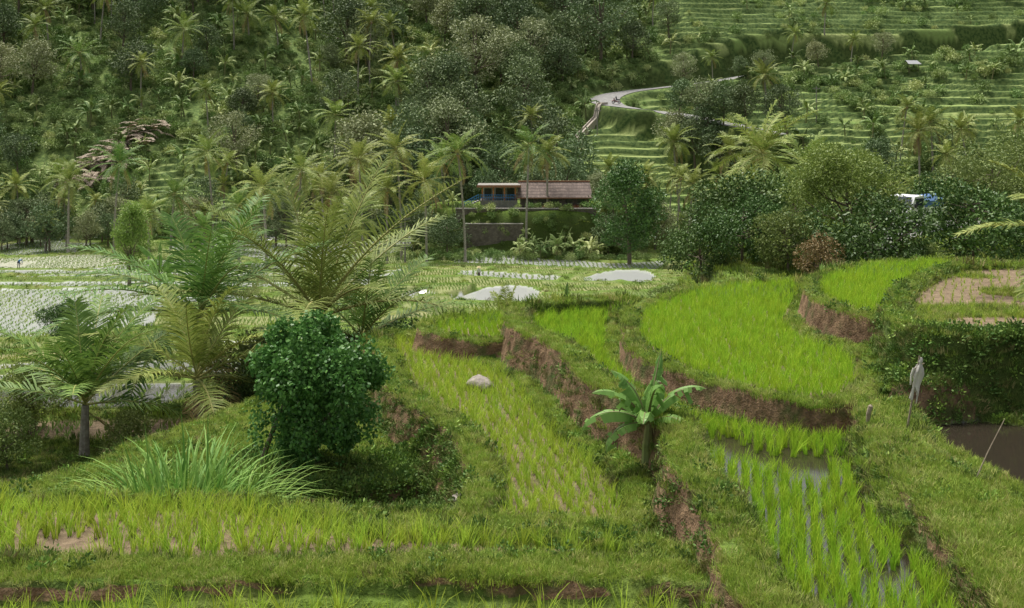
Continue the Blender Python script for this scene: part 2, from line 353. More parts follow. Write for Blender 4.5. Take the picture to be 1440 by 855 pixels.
def tree(name,H,rad,trunk_h,leafmat,nclump=45,per=110,leaf=.3,seed=0,flat=.8,clump=.33,shape='round',trunk_r=None,lw=.5):
    global rng
    rng=np.random.default_rng(seed+100)
    b=MB(); tr=trunk_r or H*.022
    lean=rng.normal(size=2)*.04*H
    tp=[np.array([lean[0]*t*t,lean[1]*t*t,H*.72*t-.3*(t==0)]) for t in np.linspace(0,1,6)]
    b.tube(tp,np.linspace(tr,tr*.3,6),0)
    cz=trunk_h+(H-trunk_h)*.5; rz=(H-trunk_h)*.5
    C=[]
    while len(C)<nclump:
        p=rng.normal(size=3); p/=np.linalg.norm(p); p*=rng.uniform(.35,1)**.5*.86
        if shape=='cone': p[:2]*=np.interp(p[2],[-1,-.3,1],[.9,1.,.3])
        if p[2]<-.2 and rng.random()<.3: continue
        C.append(p)
    C=np.array(C)*[rad,rad*rng.uniform(.85,1.1),rz]; C[:,2]+=cz; C[:,:2]+=lean*.6
    C[:,:2]+=rng.normal(size=(nclump,2))*rad*.10
    for c in C[::max(1,nclump//14)]:
        t0=rng.uniform(.35,.95); st=np.array([lean[0]*t0*t0,lean[1]*t0*t0,H*.72*t0])
        if st[2]>c[2]: st=st*[1,1,.6]
        mid=(st+c)/2+[0,0,-.05*H*rng.random()]
        b.tube([st,mid,c],[tr*.4,tr*.25,tr*.08],0,5)
    for c in C:
        cr=rad*clump*rng.uniform(.65,1.25); n=int(per*rng.uniform(.6,1.3))
        d=unit(rng.normal(size=(n,3))); rr=rng.uniform(.35,1,n)[:,None]**.6
        P=c+d*rr*cr*[1,1,flat]
        dd=unit(d*.7+rng.normal(size=(n,3))*.6+[0,0,-.15])
        b.leaves(P,dd,leaf*rng.uniform(.6,1.3,n),leaf*lw,1)
    return b.mesh(name,[bark,leafmat])
def frond(b,base,az,elev,L,droop,npair,ll,mat,sag=.35,lw=.05):
    n=14; t=np.linspace(0,1,n)
    ang=elev-droop*t**1.4
    dr=np.stack([np.cos(ang),np.sin(ang)],1)*L/(n-1)
    pr=np.concatenate([[[0,0]],np.cumsum(dr,0)[:-1]])
    h=np.array([math.cos(az),math.sin(az),0]); up=np.array([0,0,1.]); sd=np.array([-h[1],h[0],0])
    tw=rng.normal()*.12
    pts=base+pr[:,:1]*h+pr[:,1:]*up+sd*(t**2*tw*L)[:,None]
    b.tube(pts,np.linspace(.034,.008,n)*L/3.5,2,4)
    tt=np.linspace(.10,.995,npair); P=np.stack([np.interp(tt,t,pts[:,i]) for i in range(3)],1)
    an=np.interp(tt,t,ang); T=np.cos(an)[:,None]*h+np.sin(an)[:,None]*up; Nn=-np.sin(an)[:,None]*h+np.cos(an)[:,None]*up
    ln=ll*np.interp(tt,[.1,.3,.6,1],[.7,1,.95,.4])
    for sgn in (1,-1):
        m=npair; jit=rng.normal(size=(m,3))*.09
        d1=unit(sd*sgn*.8+T*.62+Nn*.22+jit)
        d2=unit(d1+up*-1*(sag+rng.random((m,1))*.35))
        l=(ln*rng.uniform(.85,1.1,m))[:,None]
        wv=T*lw*.5
        a=P;q=P+d1*l*.5;e=q+d2*l*.55
        V=np.stack([a-wv*.6,a+wv*.6,q+wv,q-wv,e+wv*.12,e-wv*.12],1).reshape(-1,3)
        i0=np.arange(m)*6
        Fc=np.concatenate([np.stack([i0,i0+1,i0+2,i0+3],1),np.stack([i0+3,i0+2,i0+4,i0+5],1)])
        b.add(V,Fc,np.tile(rng.random(m),2),mat)
def palm(name,H,L,nf,npair,leafm,deadm,seed,lw=.05,lean=.1,tr=.16,nuts=True,elmin=-.5,elmax=1.35,dead=2,sag=.35,ll=.2,dm=1.):
    global rng
    rng=np.random.default_rng(seed+500)
    b=MB(); la=rng.uniform(0,6.28)
    pts=[np.array([math.cos(la)*lean*H*t**1.8,math.sin(la)*lean*H*t**1.8,H*t-.3*(t==0)]) for t in np.linspace(0,1,9)]
    b.tube(pts,np.concatenate([[tr*1.5],np.linspace(tr,tr*.7,8)]),0,8)
    top=pts[-1]
    for i in range(nf):
        az=i*2.399+rng.normal()*.2; k=i/(nf-1)
        el=elmax+(elmin-elmax)*k**.8+rng.normal()*.1
        frond(b,top+[0,0,.15*(1-k)],az,el,L*rng.uniform(.85,1.05)*(1 if k>.15 else .8),dm*rng.uniform(.7,1.35)*(.6+.5*k),npair,L*ll,1,sag=sag,lw=lw)
    for i in range(dead):
        frond(b,top-[0,0,.15],rng.uniform(0,6.28),-.5-rng.random()*.6,L*.85,.8,npair,L*.15,3,sag=.7,lw=lw*.7)
    if nuts:
        for i in range(7):
            a=rng.uniform(0,6.28); c=top+[.28*math.cos(a),.28*math.sin(a),-.3-.2*rng.random()]
            b.tube([c+[0,0,.13],c+[0,0,.07],c,c-[0,0,.07],c-[0,0,.13]],[.02,.1,.13,.1,.02],3,6)
    return b.mesh(name,[palmbark,leafm,petiole,deadm])
petiole=foliage('palm_petiole',(.25,.27,.08),(.35,.33,.10),.0)
def blade_tuft(name,n,h,rad,w,mat,seed,spread=.35,segs=2,hv=.4):
    g=np.random.default_rng(seed); b=MB()
    a=g.uniform(0,6.28,n); r=rad*np.sqrt(g.random(n)); B0=np.stack([r*np.cos(a),r*np.sin(a),-.02+0*r],1)
    az=a+g.normal(size=n)*.8; D=np.stack([np.cos(az),np.sin(az),0*az],1)
    hh=h*g.uniform(1-hv,1+hv*.4,n); sp=spread*g.uniform(.2,1.3,n)
    S=np.stack([-np.sin(az+g.normal(size=n)*.8),np.cos(az),0*az],1); S=unit(S)
    lv=[]
    T=np.linspace(0,1,segs+1)
    for t in T:
        p=B0+D*(hh*sp*t**1.8)[:,None]+np.array([0,0,1.])*(hh*t*(1-.28*sp*t*t))[:,None]
        if h>1: p=B0+D*(hh*sp*.75*t**1.6)[:,None]; p[:,2]=B0[:,2]+hh*(t-.45*np.minimum(sp,1.2)*t**2.8)
        ww=(w*(1-t**1.5)*.5+.0008)
        lv+= [p-S*ww,p+S*ww]
    V=np.stack(lv,1).reshape(-1,3); k=2*(segs+1); i0=np.arange(n)*k
    Fc=np.concatenate([np.stack([i0+2*j,i0+2*j+1,i0+2*j+3,i0+2*j+2],1) for j in range(segs)])
    b.add(V,Fc,np.tile(g.random(n),segs),0)
    return b.mesh(name,[mat])
def banana(name,H,L,nl,mat,stemm,seed,W=.42,tear=True,e0=1.35,e1=.2):
    g=np.random.default_rng(seed); b=MB()
    b.tube([[0,0,-.2],[0,0,H*.5],[0.03,0,H]],[.11,.085,.05],1,8)
    for i in range(nl):
        az=i*2.4+g.normal()*.3; k=i/max(nl-1,1); el=e0+(e1-e0)*k+g.normal()*.1
        Li=L*g.uniform(.75,1.05); dr=.9+.9*k; n=18; t=np.linspace(0,1,n)
        if i==0: dr=.15
        ang=el-dr*np.clip((t-.15)/.85,0,1)**1.3
        st=np.stack([np.cos(ang),np.sin(ang)],1)*Li/(n-1); pr=np.concatenate([[[0,0]],np.cumsum(st,0)[:-1]])
        h=np.array([math.cos(az),math.sin(az),0]);up=np.array([0,0,1.]);sd=np.array([-h[1],h[0],0])
        P=np.array([0,0,H*.92])+pr[:,:1]*h+pr[:,1:]*up
        b.tube(P,np.linspace(.028,.006,n),1,5)
        wd=W*np.interp(t,[0,.12,.2,.5,.85,1],[0,.0,.7,1,.75,.05])*.5*g.uniform(.8,1.1)*(.5 if i==0 else 1)
        Nn=-np.sin(ang)[:,None]*h+np.cos(ang)[:,None]*up
        for sg in (1,-1):
            dz=0;s_=.15
            for j in range(1,n-1):
                if tear and g.random()<.5: dz=g.normal()*.4; s_=abs(g.normal())*.6
                c=.3; q0,q1=P[j],P[j+1]
                def off(m,w,s2): return m+sd*sg*w*.95+Nn[j]*w*(c-s2)+h*dz*w
                V=[q0,q1,off(q1,wd[j+1]*.55,0),off(q0,wd[j]*.55,0),off(q1,wd[j+1],s_+.35),off(q0,wd[j],s_+.35)]
                b.add(V,[[0,1,2,3],[3,2,4,5]],g.random()*.5+.5*k,0)
    return b.mesh(name,[mat,stemm])
# leaf materials
m_rice=foliage('rice_leaf',(.23,.41,.025),(.40,.58,.05),.35,.75,.3,sat=1.0,spec=.08)
m_rice2=foliage('young_rice_leaf',(.28,.42,.04),(.45,.57,.075),.35,.75,.3,sat=1.0,spec=.08)
m_grass=foliage('grass_blade',(.19,.30,.03),(.36,.48,.07),.25,.75,.45,cc=(.37,.37,.12),sat=.97,spec=.08)
m_grassdk=foliage('shade_dark_bank_grass',(.08,.15,.025),(.19,.28,.05),0,.7,.6,cc=(.20,.17,.07),spec=.1)  # darker bank growth, its colour also paints occlusion shade onto the slopes
m_far_rice=foliage('valley_rice_leaf',(.20,.32,.06),(.32,.43,.10),.2,.6,.35)
m_dark=foliage('dark_leaf',(.05,.11,.025),(.12,.21,.045),0,.45,.4)
m_creeper=foliage('creeper_leaf',(.055,.15,.028),(.15,.30,.055),.2,.4,.1)
m_forest=foliage('forest_leaf',(.11,.175,.07),(.24,.32,.125),0,.6,.65,cc=(.27,.29,.14),sat=.92)  # paled, less saturated green puts distance haze into the leaf colour
m_olive=foliage('olive_leaf',(.11,.17,.04),(.25,.32,.08),.15,.55,.4)
m_yel=foliage('light_leaf',(.14,.22,.035),(.29,.38,.07),.2,.5,.3)
m_palm=foliage('palm_leaf',(.15,.22,.035),(.31,.36,.08),.2,.5,.3,spec=.15)
m_palmdk=foliage('palm_leaf_green',(.08,.17,.03),(.20,.31,.055),.2,.5,.3,spec=.15)
m_dead=foliage('dead_frond',(.32,.22,.09),(.50,.37,.16),.0,.8,.3)
m_ban=foliage('banana_leaf',(.13,.29,.05),(.25,.45,.10),.3,.4,.3)
m_banst=foliage('banana_stem',(.16,.22,.07),(.25,.20,.10),.0,.5,.2)
m_reed=foliage('elephant_grass_leaf',(.12,.27,.035),(.27,.45,.08),.25,.6,.1,spec=.15)
m_rust=foliage('rust_leaf',(.17,.14,.06),(.27,.18,.07),.0,.6,.3)
m_under=foliage('undergrowth_leaf',(.14,.24,.06),(.28,.39,.11),0,.6,.6,cc=(.37,.42,.16))
m_weed=foliage('weed_leaf',(.13,.24,.03),(.25,.38,.055),.15,.6,.5)
m_fern=foliage('fern_leaf',(.06,.13,.022),(.16,.26,.045),.1,.6,.5)
# ------------------------------------------------------------------ scatter with geometry nodes
def scatter(name,protos,P,rot,scl,idx):
    col=bpy.data.collections.new(name+'_parts')
    for i,me in enumerate(protos):
        o=bpy.data.objects.new('%s_part_%02d'%(name,i),me); col.objects.link(o)
    n=len(P); m=bpy.data.meshes.new(name); m.vertices.add(n); m.vertices.foreach_set('co',np.asarray(P,np.float32).ravel())
    a=m.attributes.new('rot','FLOAT_VECTOR','POINT'); a.data.foreach_set('vector',np.asarray(rot,np.float32).ravel())
    a=m.attributes.new('scl','FLOAT','POINT'); a.data.foreach_set('value',np.asarray(scl,np.float32))
    a=m.attributes.new('idx','INT','POINT'); a.data.foreach_set('value',np.asarray(idx,np.int32))
    o=link(name,m)
    ng=bpy.data.node_groups.new(name+'_nodes','GeometryNodeTree')
    ng.interface.new_socket('Geometry',in_out='INPUT',socket_type='NodeSocketGeometry')
    ng.interface.new_socket('Geometry',in_out='OUTPUT',socket_type='NodeSocketGeometry')
    nd=ng.nodes;lk=ng.links
    gi=nd.new('NodeGroupInput');go=nd.new('NodeGroupOutput')
    ci=nd.new('GeometryNodeCollectionInfo'); ci.inputs['Collection'].default_value=col
    ci.inputs['Separate Children'].default_value=True; ci.inputs['Reset Children'].default_value=True
    ip=nd.new('GeometryNodeInstanceOnPoints'); ip.inputs['Pick Instance'].default_value=True
    def na(t,nm):
        q=nd.new('GeometryNodeInputNamedAttribute'); q.data_type=t; q.inputs[0].default_value=nm
        return q.outputs['Attribute']
    lk.new(gi.outputs[0],ip.inputs['Points']); lk.new(ci.outputs[0],ip.inputs['Instance'])
    lk.new(na('FLOAT_VECTOR','rot'),ip.inputs['Rotation']); lk.new(na('FLOAT','scl'),ip.inputs['Scale']); lk.new(na('INT','idx'),ip.inputs['Instance Index'])
    lk.new(ip.outputs[0],go.inputs[0])
    md=o.modifiers.new('scatter','NODES'); md.node_group=ng
    return o
def scat_xy(name,protos,x,y,smin,smax,tilt=.08,dz=0,zs=None,g=None,spow=1,idx=None):
    g=g or np.random.default_rng(len(x))
    z=terrain(x,y)[0] if zs is None else zs
    n=len(x); rot=np.stack([g.normal(size=n)*tilt,g.normal(size=n)*tilt,g.uniform(0,6.28,n)],1)
    return scatter(name,protos,np.stack([x,y,z+dz],1),rot,smin+(smax-smin)*g.random(n)**spow,g.integers(0,len(protos),n) if idx is None else idx)
g=np.random.default_rng(3)
TI={t[0]:i for i,t in enumerate(TER)}
clA=[blade_tuft('rice_clump',24,.33,.04,.009,m_rice,i,.4,3) for i in range(4)]
clB=[blade_tuft('young_rice_clump',16,.33,.03,.010,m_rice2,i+10,.5,3) for i in range(4)]
def grid_in(tn,dx,dy,ang,jit,margin=.16):
    P=TD[tn][-1]; c=P.mean(0); R_=np.abs(P-c).max()*1.5
    a,b=np.meshgrid(np.arange(-R_,R_,dx),np.arange(-R_,R_,dy)); a=a.ravel()+g.normal(size=a.size)*jit; b=b.ravel()+g.normal(size=b.size)*jit
    x=c[0]+a*math.cos(ang)-b*math.sin(ang); y=c[1]+a*math.sin(ang)+b*math.cos(ang)
    k=sdist(P,x,y)>margin; x=x[k];y=y[k]
    T=terrain(x,y); k=(T[7]==TI[tn])
    return x[k],y[k],T[0][k]
def join(*L): return [np.concatenate(q) for q in zip(*L)]
x,y,z=join(grid_in('T4',.135,.16,.5,.03,.2),grid_in('T5',.14,.16,.2,.03),grid_in('T3b',.16,.18,.1,.02))
scat_xy('rice_field',clA,x,y,.6,1.1,.1,zs=z)
x,y,z=grid_in('T3',.19,.14,-.22,.032)
k=(vn(x,y,.9,40)>.14+.10*(y<18)); scat_xy('rice_field',clA,x[k],y[k],.7,1.15,.1,zs=z[k])
x,y,z=grid_in('T2',.14,.19,1.75,.03)
k=vn(x,y,1.0,41)>.10; scat_xy('rice_field',clB,x[k],y[k],.7,1.25,.1,zs=z[k])
x,y,z=grid_in('T1f',.17,.19,.05,.04,.08)
k=((vn(x,y,1.3,42)>.12)|(x>-1.5)); scat_xy('rice_field',clB,x[k],y[k],.9,1.5,.1,zs=z[k])
x,y,z=grid_in('T0',.31,.24,0.03,.05,.1)
k=(y>12.4)&(y<14.0); scat_xy('rice_field',clB,x[k],y[k],1.0,1.7,.1,zs=z[k])
x,y,z=grid_in('T6',.3,.3,.4,.04)
scat_xy('rice_field',clB,x,y,.35,.6,.1,zs=z)
# near grass
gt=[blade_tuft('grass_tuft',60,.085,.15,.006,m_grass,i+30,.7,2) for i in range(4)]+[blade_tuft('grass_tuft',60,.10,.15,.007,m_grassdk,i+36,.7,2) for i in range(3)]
n=95000; t=g.random(n); y=11.3+22.5*t**1.25; x=g.uniform(-.54,.54,n)*y
T=terrain(x,y); e=.06
sl=np.hypot((terrain(x+e,y)[0]-T[0])/e,(terrain(x,y+e)[0]-T[0])/e)
inT6=(T[7]==TI['T6'])
bare=T[1]*ss(.5,1.1,sl)
front=(y>13.9)&(y<14.27)&(x<2.9)
k=(T[2]<.3)&(g.random(n)>bare*.92+.25*(T[1]>.04)*(vn(x,y,.8,50)>.62)*(sl>.5))&~(front&(g.random(n)>.06))
k&=~((T[1]>.9)&(sl>.8)&(g.random(n)>.08))
k|=inT6&(vn(x,y,1.2,51)>.62)
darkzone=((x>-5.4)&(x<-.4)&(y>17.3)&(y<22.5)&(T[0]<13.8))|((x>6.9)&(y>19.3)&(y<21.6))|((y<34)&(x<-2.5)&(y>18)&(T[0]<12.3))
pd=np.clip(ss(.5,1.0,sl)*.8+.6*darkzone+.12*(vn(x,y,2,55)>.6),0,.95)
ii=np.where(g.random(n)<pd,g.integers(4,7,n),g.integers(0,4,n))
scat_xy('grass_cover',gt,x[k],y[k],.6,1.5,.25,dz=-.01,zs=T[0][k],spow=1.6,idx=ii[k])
wd=[]
for i in range(4):
    b=MB(); rng=np.random.default_rng(i+70); n_=80; d=unit(rng.normal(size=(n_,3))*[1,1,.6]+[0,0,.5]); b.leaves(d*rng.uniform(.02,.13,(n_,1)),unit(d+rng.normal(size=(n_,3))*.4),.045*rng.uniform(.6,1.4,n_),.028,0)
    wd.append(b.mesh('weed',[m_weed if i<2 else m_fern]))
n=24000; y=12.5+21*g.random(n)**1.2; x=g.uniform(-.54,.54,n)*y; T=terrain(x,y)
sl=np.hypot((terrain(x+e,y)[0]-T[0])/e,(terrain(x,y+e)[0]-T[0])/e)
dens=ss(.5,.75,vn(x,y,1.1,60))*.3+.4*(x/y<-.05)*(y>18)+.5*(x>7)*(y>18)+.3*(sl>.8)
k=(T[2]<.3)&(g.random(n)<dens*.6)&~((T[1]>.9)&(g.random(n)>.10))&(y>14.4)
ii=np.where((sl>.7)|(g.random(n)<.3),g.integers(2,4,n),g.integers(0,2,n))
scat_xy('bank_weeds',wd,x[k],y[k],.5,1.5,.3,zs=T[0][k],spow=2,idx=ii[k])
n=4200; x=np.concatenate([g.uniform(-5.4,-.3,n),g.uniform(6.8,11,1500)]); y=np.concatenate([g.uniform(17.5,22.6,n),g.uniform(19.2,21.8,1500)]); T=terrain(x,y); n=len(x)
k=(T[2]<.2)&((T[0]<13.78)|(x>0))&~((T[7]>=0))&(g.random(n)<.15+ss(.35,.65,vn(x,y,.7,61)))
ii=np.where(g.random(n)<.3,g.integers(0,2,n),g.integers(2,4,n))
scat_xy('fern_bank',wd,x[k],y[k],.6,1.8,.3,zs=T[0][k],spow=1.8,idx=ii[k])
# valley rice & bund grass
def rice_patch(seed,w=.045,h=.26,m=4):
    global rng
    gg=np.random.default_rng(seed); b=MB(); s=.3; n_=6
    rng=gg
    for i in range(n_):
        for j in range(n_):
            c=np.array([(i-2.5)*s+gg.normal()*.03,(j-2.5)*s+gg.normal()*.03,0])
            d=unit(np.stack([gg.normal(size=m)*.35,gg.normal(size=m)*.35,np.ones(m)],1))
            b.leaves(np.repeat(c[None],m,0),d,h*gg.uniform(.7,1.2,m),w,0)
    return b.mesh('valley_rice_patch',[m_far_rice])
def seed_patch(seed):
    global rng
    gg=np.random.default_rng(seed); b=MB(); rng=gg
    for i in range(3):
        for j in range(6):
            c=np.array([(i-1)*.6+gg.normal()*.05,(j-2.5)*.3+gg.normal()*.04,0]); m=5
            d=unit(np.stack([gg.normal(size=m)*.45,gg.normal(size=m)*.45,np.ones(m)],1))
            b.leaves(np.repeat(c[None],m,0),d,.24*gg.uniform(.6,1.2,m),.055,0)
    return b.mesh('seedling_patch',[m_far_rice])
rp=[rice_patch(i+5) for i in range(3)]+[seed_patch(i+15) for i in range(3)]
a,b_=np.meshgrid(np.arange(-95,95,1.8),np.arange(31,190,1.8)); x=a.ravel()+g.normal(size=a.size)*.06;y=b_.ravel()+g.normal(size=a.size)*.06
k=np.abs(x/y)<.58; x=x[k];y=y[k];T=terrain(x,y)
pools=[TI[nm] for nm in ('pool2','pool3','POND')]
k=(T[2]>.8)&~np.isin(T[7],pools); k&=(T[3]<.3)|(vn(x,y,7,88)>.22)
n_=k.sum(); rot=np.zeros((n_,3)); rot[:,2]=.1
scatter('valley_rice',rp,np.stack([x[k],y[k],T[0][k]],1),rot,g.uniform(.92,1.08,n_),g.integers(0,3,n_)+3*(T[3][k]>.4))
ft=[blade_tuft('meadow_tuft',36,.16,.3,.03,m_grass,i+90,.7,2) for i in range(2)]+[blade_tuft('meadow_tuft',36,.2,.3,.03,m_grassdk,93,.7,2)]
n=38000; y=30+158*g.random(n)**1.1; x=g.uniform(-.54,.54,n)*y;T=terrain(x,y)
k=(T[2]<.3); scat_xy('bund_grass',ft,x[k],y[k],.6,1.4,.2,zs=T[0][k])
# hill undergrowth
def shrub(name,r,n_,leaf,mat,seed,fl=.8):
    global rng; rng=np.random.default_rng(seed); b=MB()
    cs=unit(rng.normal(size=(9,3)))*r*.55*[1,1,.6]; cs[:,2]+=r*.6
    for c in cs:
        m=n_//9; d=unit(rng.normal(size=(m,3))); P=c+d*(rng.random((m,1))**.5)*r*.5*[1,1,fl]; P[:,2]=np.abs(P[:,2])
        b.leaves(P,unit(d+rng.normal(size=(m,3))*.5),leaf*rng.uniform(.6,1.4,m),leaf*.5,0)
    b.tube([[0,0,-.2],[0,0,r*.5]],[r*.04,r*.02],0,4)
    return b.mesh(name,[mat])
sh=[shrub('undergrowth_part',1.0,440,.22,m_under,i) for i in range(3)]
bfar=[banana('banana_grove_part',1.6,2.0,8,m_under,m_banst,i+3,.5) for i in range(2)]
n=11000; y=184+118*g.random(n); x=g.uniform(-.5,.52,n)*y; hm=hillmask(x,y); T=terrain(x,y)
def onroad(x,y,m=2):
    o=np.zeros(x.shape,bool)
    for k_,R_ in enumerate(ROADS):
        for p in R_[::2]: o|=np.hypot(x-p[0],y-p[1])<RW[k_]+m
    return o
patch=vn(x,y,14,77)
k=((hm<.4)|(g.random(n)<.08+.25*(x<0)+.5*ss(.55,.75,patch)))&~onroad(x,y,1); k&=~((np.abs(x/y-.105)<.04)&(y>206)&(y<222))
x=x[k];y=y[k];T=[t[k] for t in T]; ii=g.integers(0,3,len(x)); ii[g.random(len(x))<.16]=3
scat_xy('hillside_undergrowth',sh+bfar,x,y,.5,1.9,.1,zs=T[0],idx=ii,spow=1.7)
# forest
ftr=[tree('forest_tree_part',9+i*.8,3.8+.5*(i%3),2.0,m_forest,50,85,.40,i,.7,.31,'round' if i%2 else 'cone') for i in range(6)]
hp_=[palm('forest_palm_part',9+3*i,4.6,20,24,m_palm,m_dead,i+40,.16,.08,.18) for i in range(3)]
def poisson(n,ymin,ymax,dmin,umin=-.54,umax=.56):
    y=ymin+(ymax-ymin)*g.random(n); x=g.uniform(umin,umax,n)*y; keep=[]; cell={}
    for i in range(n):
        c=(int(x[i]//dmin),int(y[i]//dmin)); ok=True
        for a in (-1,0,1):
            for b in (-1,0,1):
                for j in cell.get((c[0]+a,c[1]+b),()):
                    if (x[i]-x[j])**2+(y[i]-y[j])**2<dmin*dmin: ok=False
        if ok: keep.append(i); cell.setdefault(c,[]).append(i)
    return x[keep],y[keep]
x,y=poisson(9000,186,320,5.6); u=x/y; hm=hillmask(x,y)
dens=np.where(hm>.4,.05+.35*ss(.5,.72,vn(x,y,20,78)),.85)
dens=np.where((u<-.16)&(hm<.4),np.where(y<215,.30,.48),dens)
dens=np.where((u<-.16)&(y>250),.95,dens)
dens=np.where((u>.06)&(u<.2)&(y>240)&(hm<.4),.4,dens)
dens=np.where((y<194)&(u>-.16)&(u<.0),.7,dens)
dens=np.where((u>.14)&(u<.40)&(y>203)&(y<219),.5,dens)
k=(g.random(len(x))<dens)&~(onroad(x,y,1.5))
k&=~((np.abs(u-.105)<.035)&(y>196)&(y<224))
k&=~((np.abs(u+.372)<.035)&(y>192)&(y<216))
x=x[k];y=y[k];u=u[k];nn=len(x)
idx=g.integers(0,6,nn); pm=g.random(nn)<np.where(u<-.1,.40,np.where(u>.12,.6,.07)); idx[pm]=6+g.integers(0,3,pm.sum())
sc=g.uniform(.8,1.6,nn)*np.where((u>.13),.58,1)*np.where((u<-.16)&(y<240),.8,1); sc[pm]=g.uniform(.7,1.1,pm.sum())
ex=np.array([31,34.5,38,41.5,45,48,52,36,42,48,54,60,66,73,80.,33,37,29.5]); ey=np.array([211.5,207,204.5,202,200,198,196,236.5,238,241,244,245,245,245,246.,205,201,209])
x=np.concatenate([x,ex]);y=np.concatenate([y,ey]); idx=np.concatenate([idx,np.array([0,1,1,2,7,3,4,5,6,0,1,7,2,6,3,4,5,2])]); sc=np.concatenate([sc,np.where(ey<220,.88,.6)]); nn=len(x)
z=terrain(x,y)[0]
rot=np.stack([g.normal(size=nn)*.05,g.normal(size=nn)*.05,g.uniform(0,6.28,nn)],1)
scatter('hillside_forest',ftr+hp_,np.stack([x,y,z-.2],1),rot,sc,idx)
x=g.uniform(-.5,.5,300); y=g.uniform(168,190,300); x=x*y
k=~((x>-13)&(x<18)); k&=~((x/y>.03)&(x/y<.09)); x=x[k];y=y[k]; nn=len(x); idx=g.integers(0,9,nn)
k=(g.random(nn)<.6); scatter('valley_edge_trees',ftr+hp_,np.stack([x,y,terrain(x,y)[0]-.2],1)[k],np.stack([0*x,0*x,g.uniform(0,6,nn)],1)[k],g.uniform(.4,.85,nn)[k],idx[k])
# ------------------------------------------------------------------ named trees
def put(name,me,x,y,rz=0,sc=1,dz=0): return link(name,me,(x,y,hz(x,y)+dz),rz,sc)
def heropalm(x,y,cz,L,nf,seed,**k):
    z=hz(x,y); H=cz-z
    return link('coconut_palm',palm('coconut_palm',H,L,nf,k.pop('np_',50),k.pop('mat',m_palm),m_dead,seed,lw=k.pop('lw',.062),lean=.02,tr=.13,nuts=False,ll=.21,sag=.2,**k),(x,y,z),0,1)
heropalm(-6.0,35,13.5,5.6,16,1,elmin=.3,elmax=1.5,dead=1,dm=.62)
heropalm(-9.1,33,13.9,4.5,16,2,mat=m_palmdk,elmin=.0,dead=2,dm=.75)
heropalm(-8.3,30,12.8,3.5,12,3,elmin=-.1,dead=3,dm=.9)
heropalm(-10.9,29,12.4,3.5,15,4,mat=m_palmdk,elmin=.2,dead=1,dm=.75)
heropalm(-4.9,37,12.4,4.0,11,6,mat=m_palmdk,elmin=.3,dead=0,dm=.7)
heropalm(13.2,26.2,16.9,2.9,14,5,elmin=-.2,dead=4)
for i,(u_,v_,yy,L) in enumerate([(-.041,13.9,150,4.9),(-.075,10.3,148,4.9),(-.097,14.2,155,4.9),(.0125,14.5,160,4.9),(-.131,12.3,165,4.8),(-.2625,12.9,175,4.9),(-.35,11.7,165,4.9),(-.2156,10,140,4.6),(.031,13.3,165,4.4),(-.24,6.9,150,4),(-.319,6,150,4),(-.1375,8.5,120,3.8),(-.378,30.5,225,5.2),(-.29,36,235,5.2),(-.231,40,245,5.2),(-.338,29,230,5),(.2175,17.1,70,4.2),(.26,15.2,90,4.0),(-.27,4,150,3.6),(-.11,9,150,4.2),(.155,9,160,4.0),(-.06,12,172,4.4),(-.16,8,155,4.2),(-.19,11,160,4.6),(-.30,8,155,4.4),(-.39,9,165,4.5)]):
    x_=u_*yy; z=hz(x_,yy); H=max(v_-z,2.5)
    link('coconut_palm',palm('coconut_palm',H,L,20,28,m_palm if i%3 else m_palmdk,m_dead,i+60,lw=.11,lean=.07,tr=.17,dead=3),(x_,yy,z))
tA=tree('broadleaf_tree',5.7,2.6,1.0,m_yel,64,240,.13,31,.75,.27)
tB=tree('broadleaf_tree',4.6,2.3,.6,m_olive,60,220,.13,32,.8,.28)
tD=tree('broadleaf_tree',14,5.4,1.5,m_dark,70,150,.40,33,.8,.28,'cone')
tS=tree('broadleaf_tree',8.8,2.3,1.6,m_yel,50,130,.24,34,.8,.36,'cone')
put('broadleaf_tree',tA,13.6,46); put('broadleaf_tree',tB,20.3,48,1.2,1.05); put('broadleaf_tree',tB,12.4,50,2.2,.9)
put('broadleaf_tree',tB,23.5,50,4,1.1); put('broadleaf_tree',tD,15.5,150); put('broadleaf_tree',tS,-37,110,0,1)
put('broadleaf_tree',tD,26,150,2,.7); put('broadleaf_tree',tD,52,140,1,.85); put('broadleaf_tree',tD,66,150,3,.9); put('broadleaf_tree',tB,29,60,3,1.5)
bD=tree('leafy_bush',2.6,1.5,.1,m_dark,34,210,.11,41,.85,.36); bO=tree('leafy_bush',2.3,1.2,.1,m_olive,30,190,.11,42,.85,.38); bR=tree('rusty_bush',1.8,1.0,.1,m_rust,24,130,.11,43,.85,.38)
for i,(x_,y_,s_) in enumerate([(6.2,43,.95),(7.5,45,1.1),(8.9,44,1.15),(10.2,42,1.0),(11.8,43,1.1),(9.8,47,1.5),(5.4,40,.6),(13.15,42,1.5),(17.4,43,1.45),(15.2,42,.85),(20,43,1.1),(14.2,41,.7)]):
    put('leafy_bush',bD if i%3 else bO,x_,y_,i*1.3,s_)
put('rusty_bush',bR,10.9,40,0,.9); put('rusty_bush',bR,-4.7,40,1,1.0)
for i,(x_,y_,s_) in enumerate([(-3.4,38,1.1),(-8.0,34,1.25),(-7.2,33,.9),(-12.2,27.5,.7),(-5.0,37.5,1.0),(-7.4,28.5,.6),(-2.4,38,1.0),(-13,31,.8),(-26,66,1.0),(-9.6,28.2,.6)]):
    put('leafy_bush',bD if i%2==0 else bO,x_,y_,i*1.7,s_)
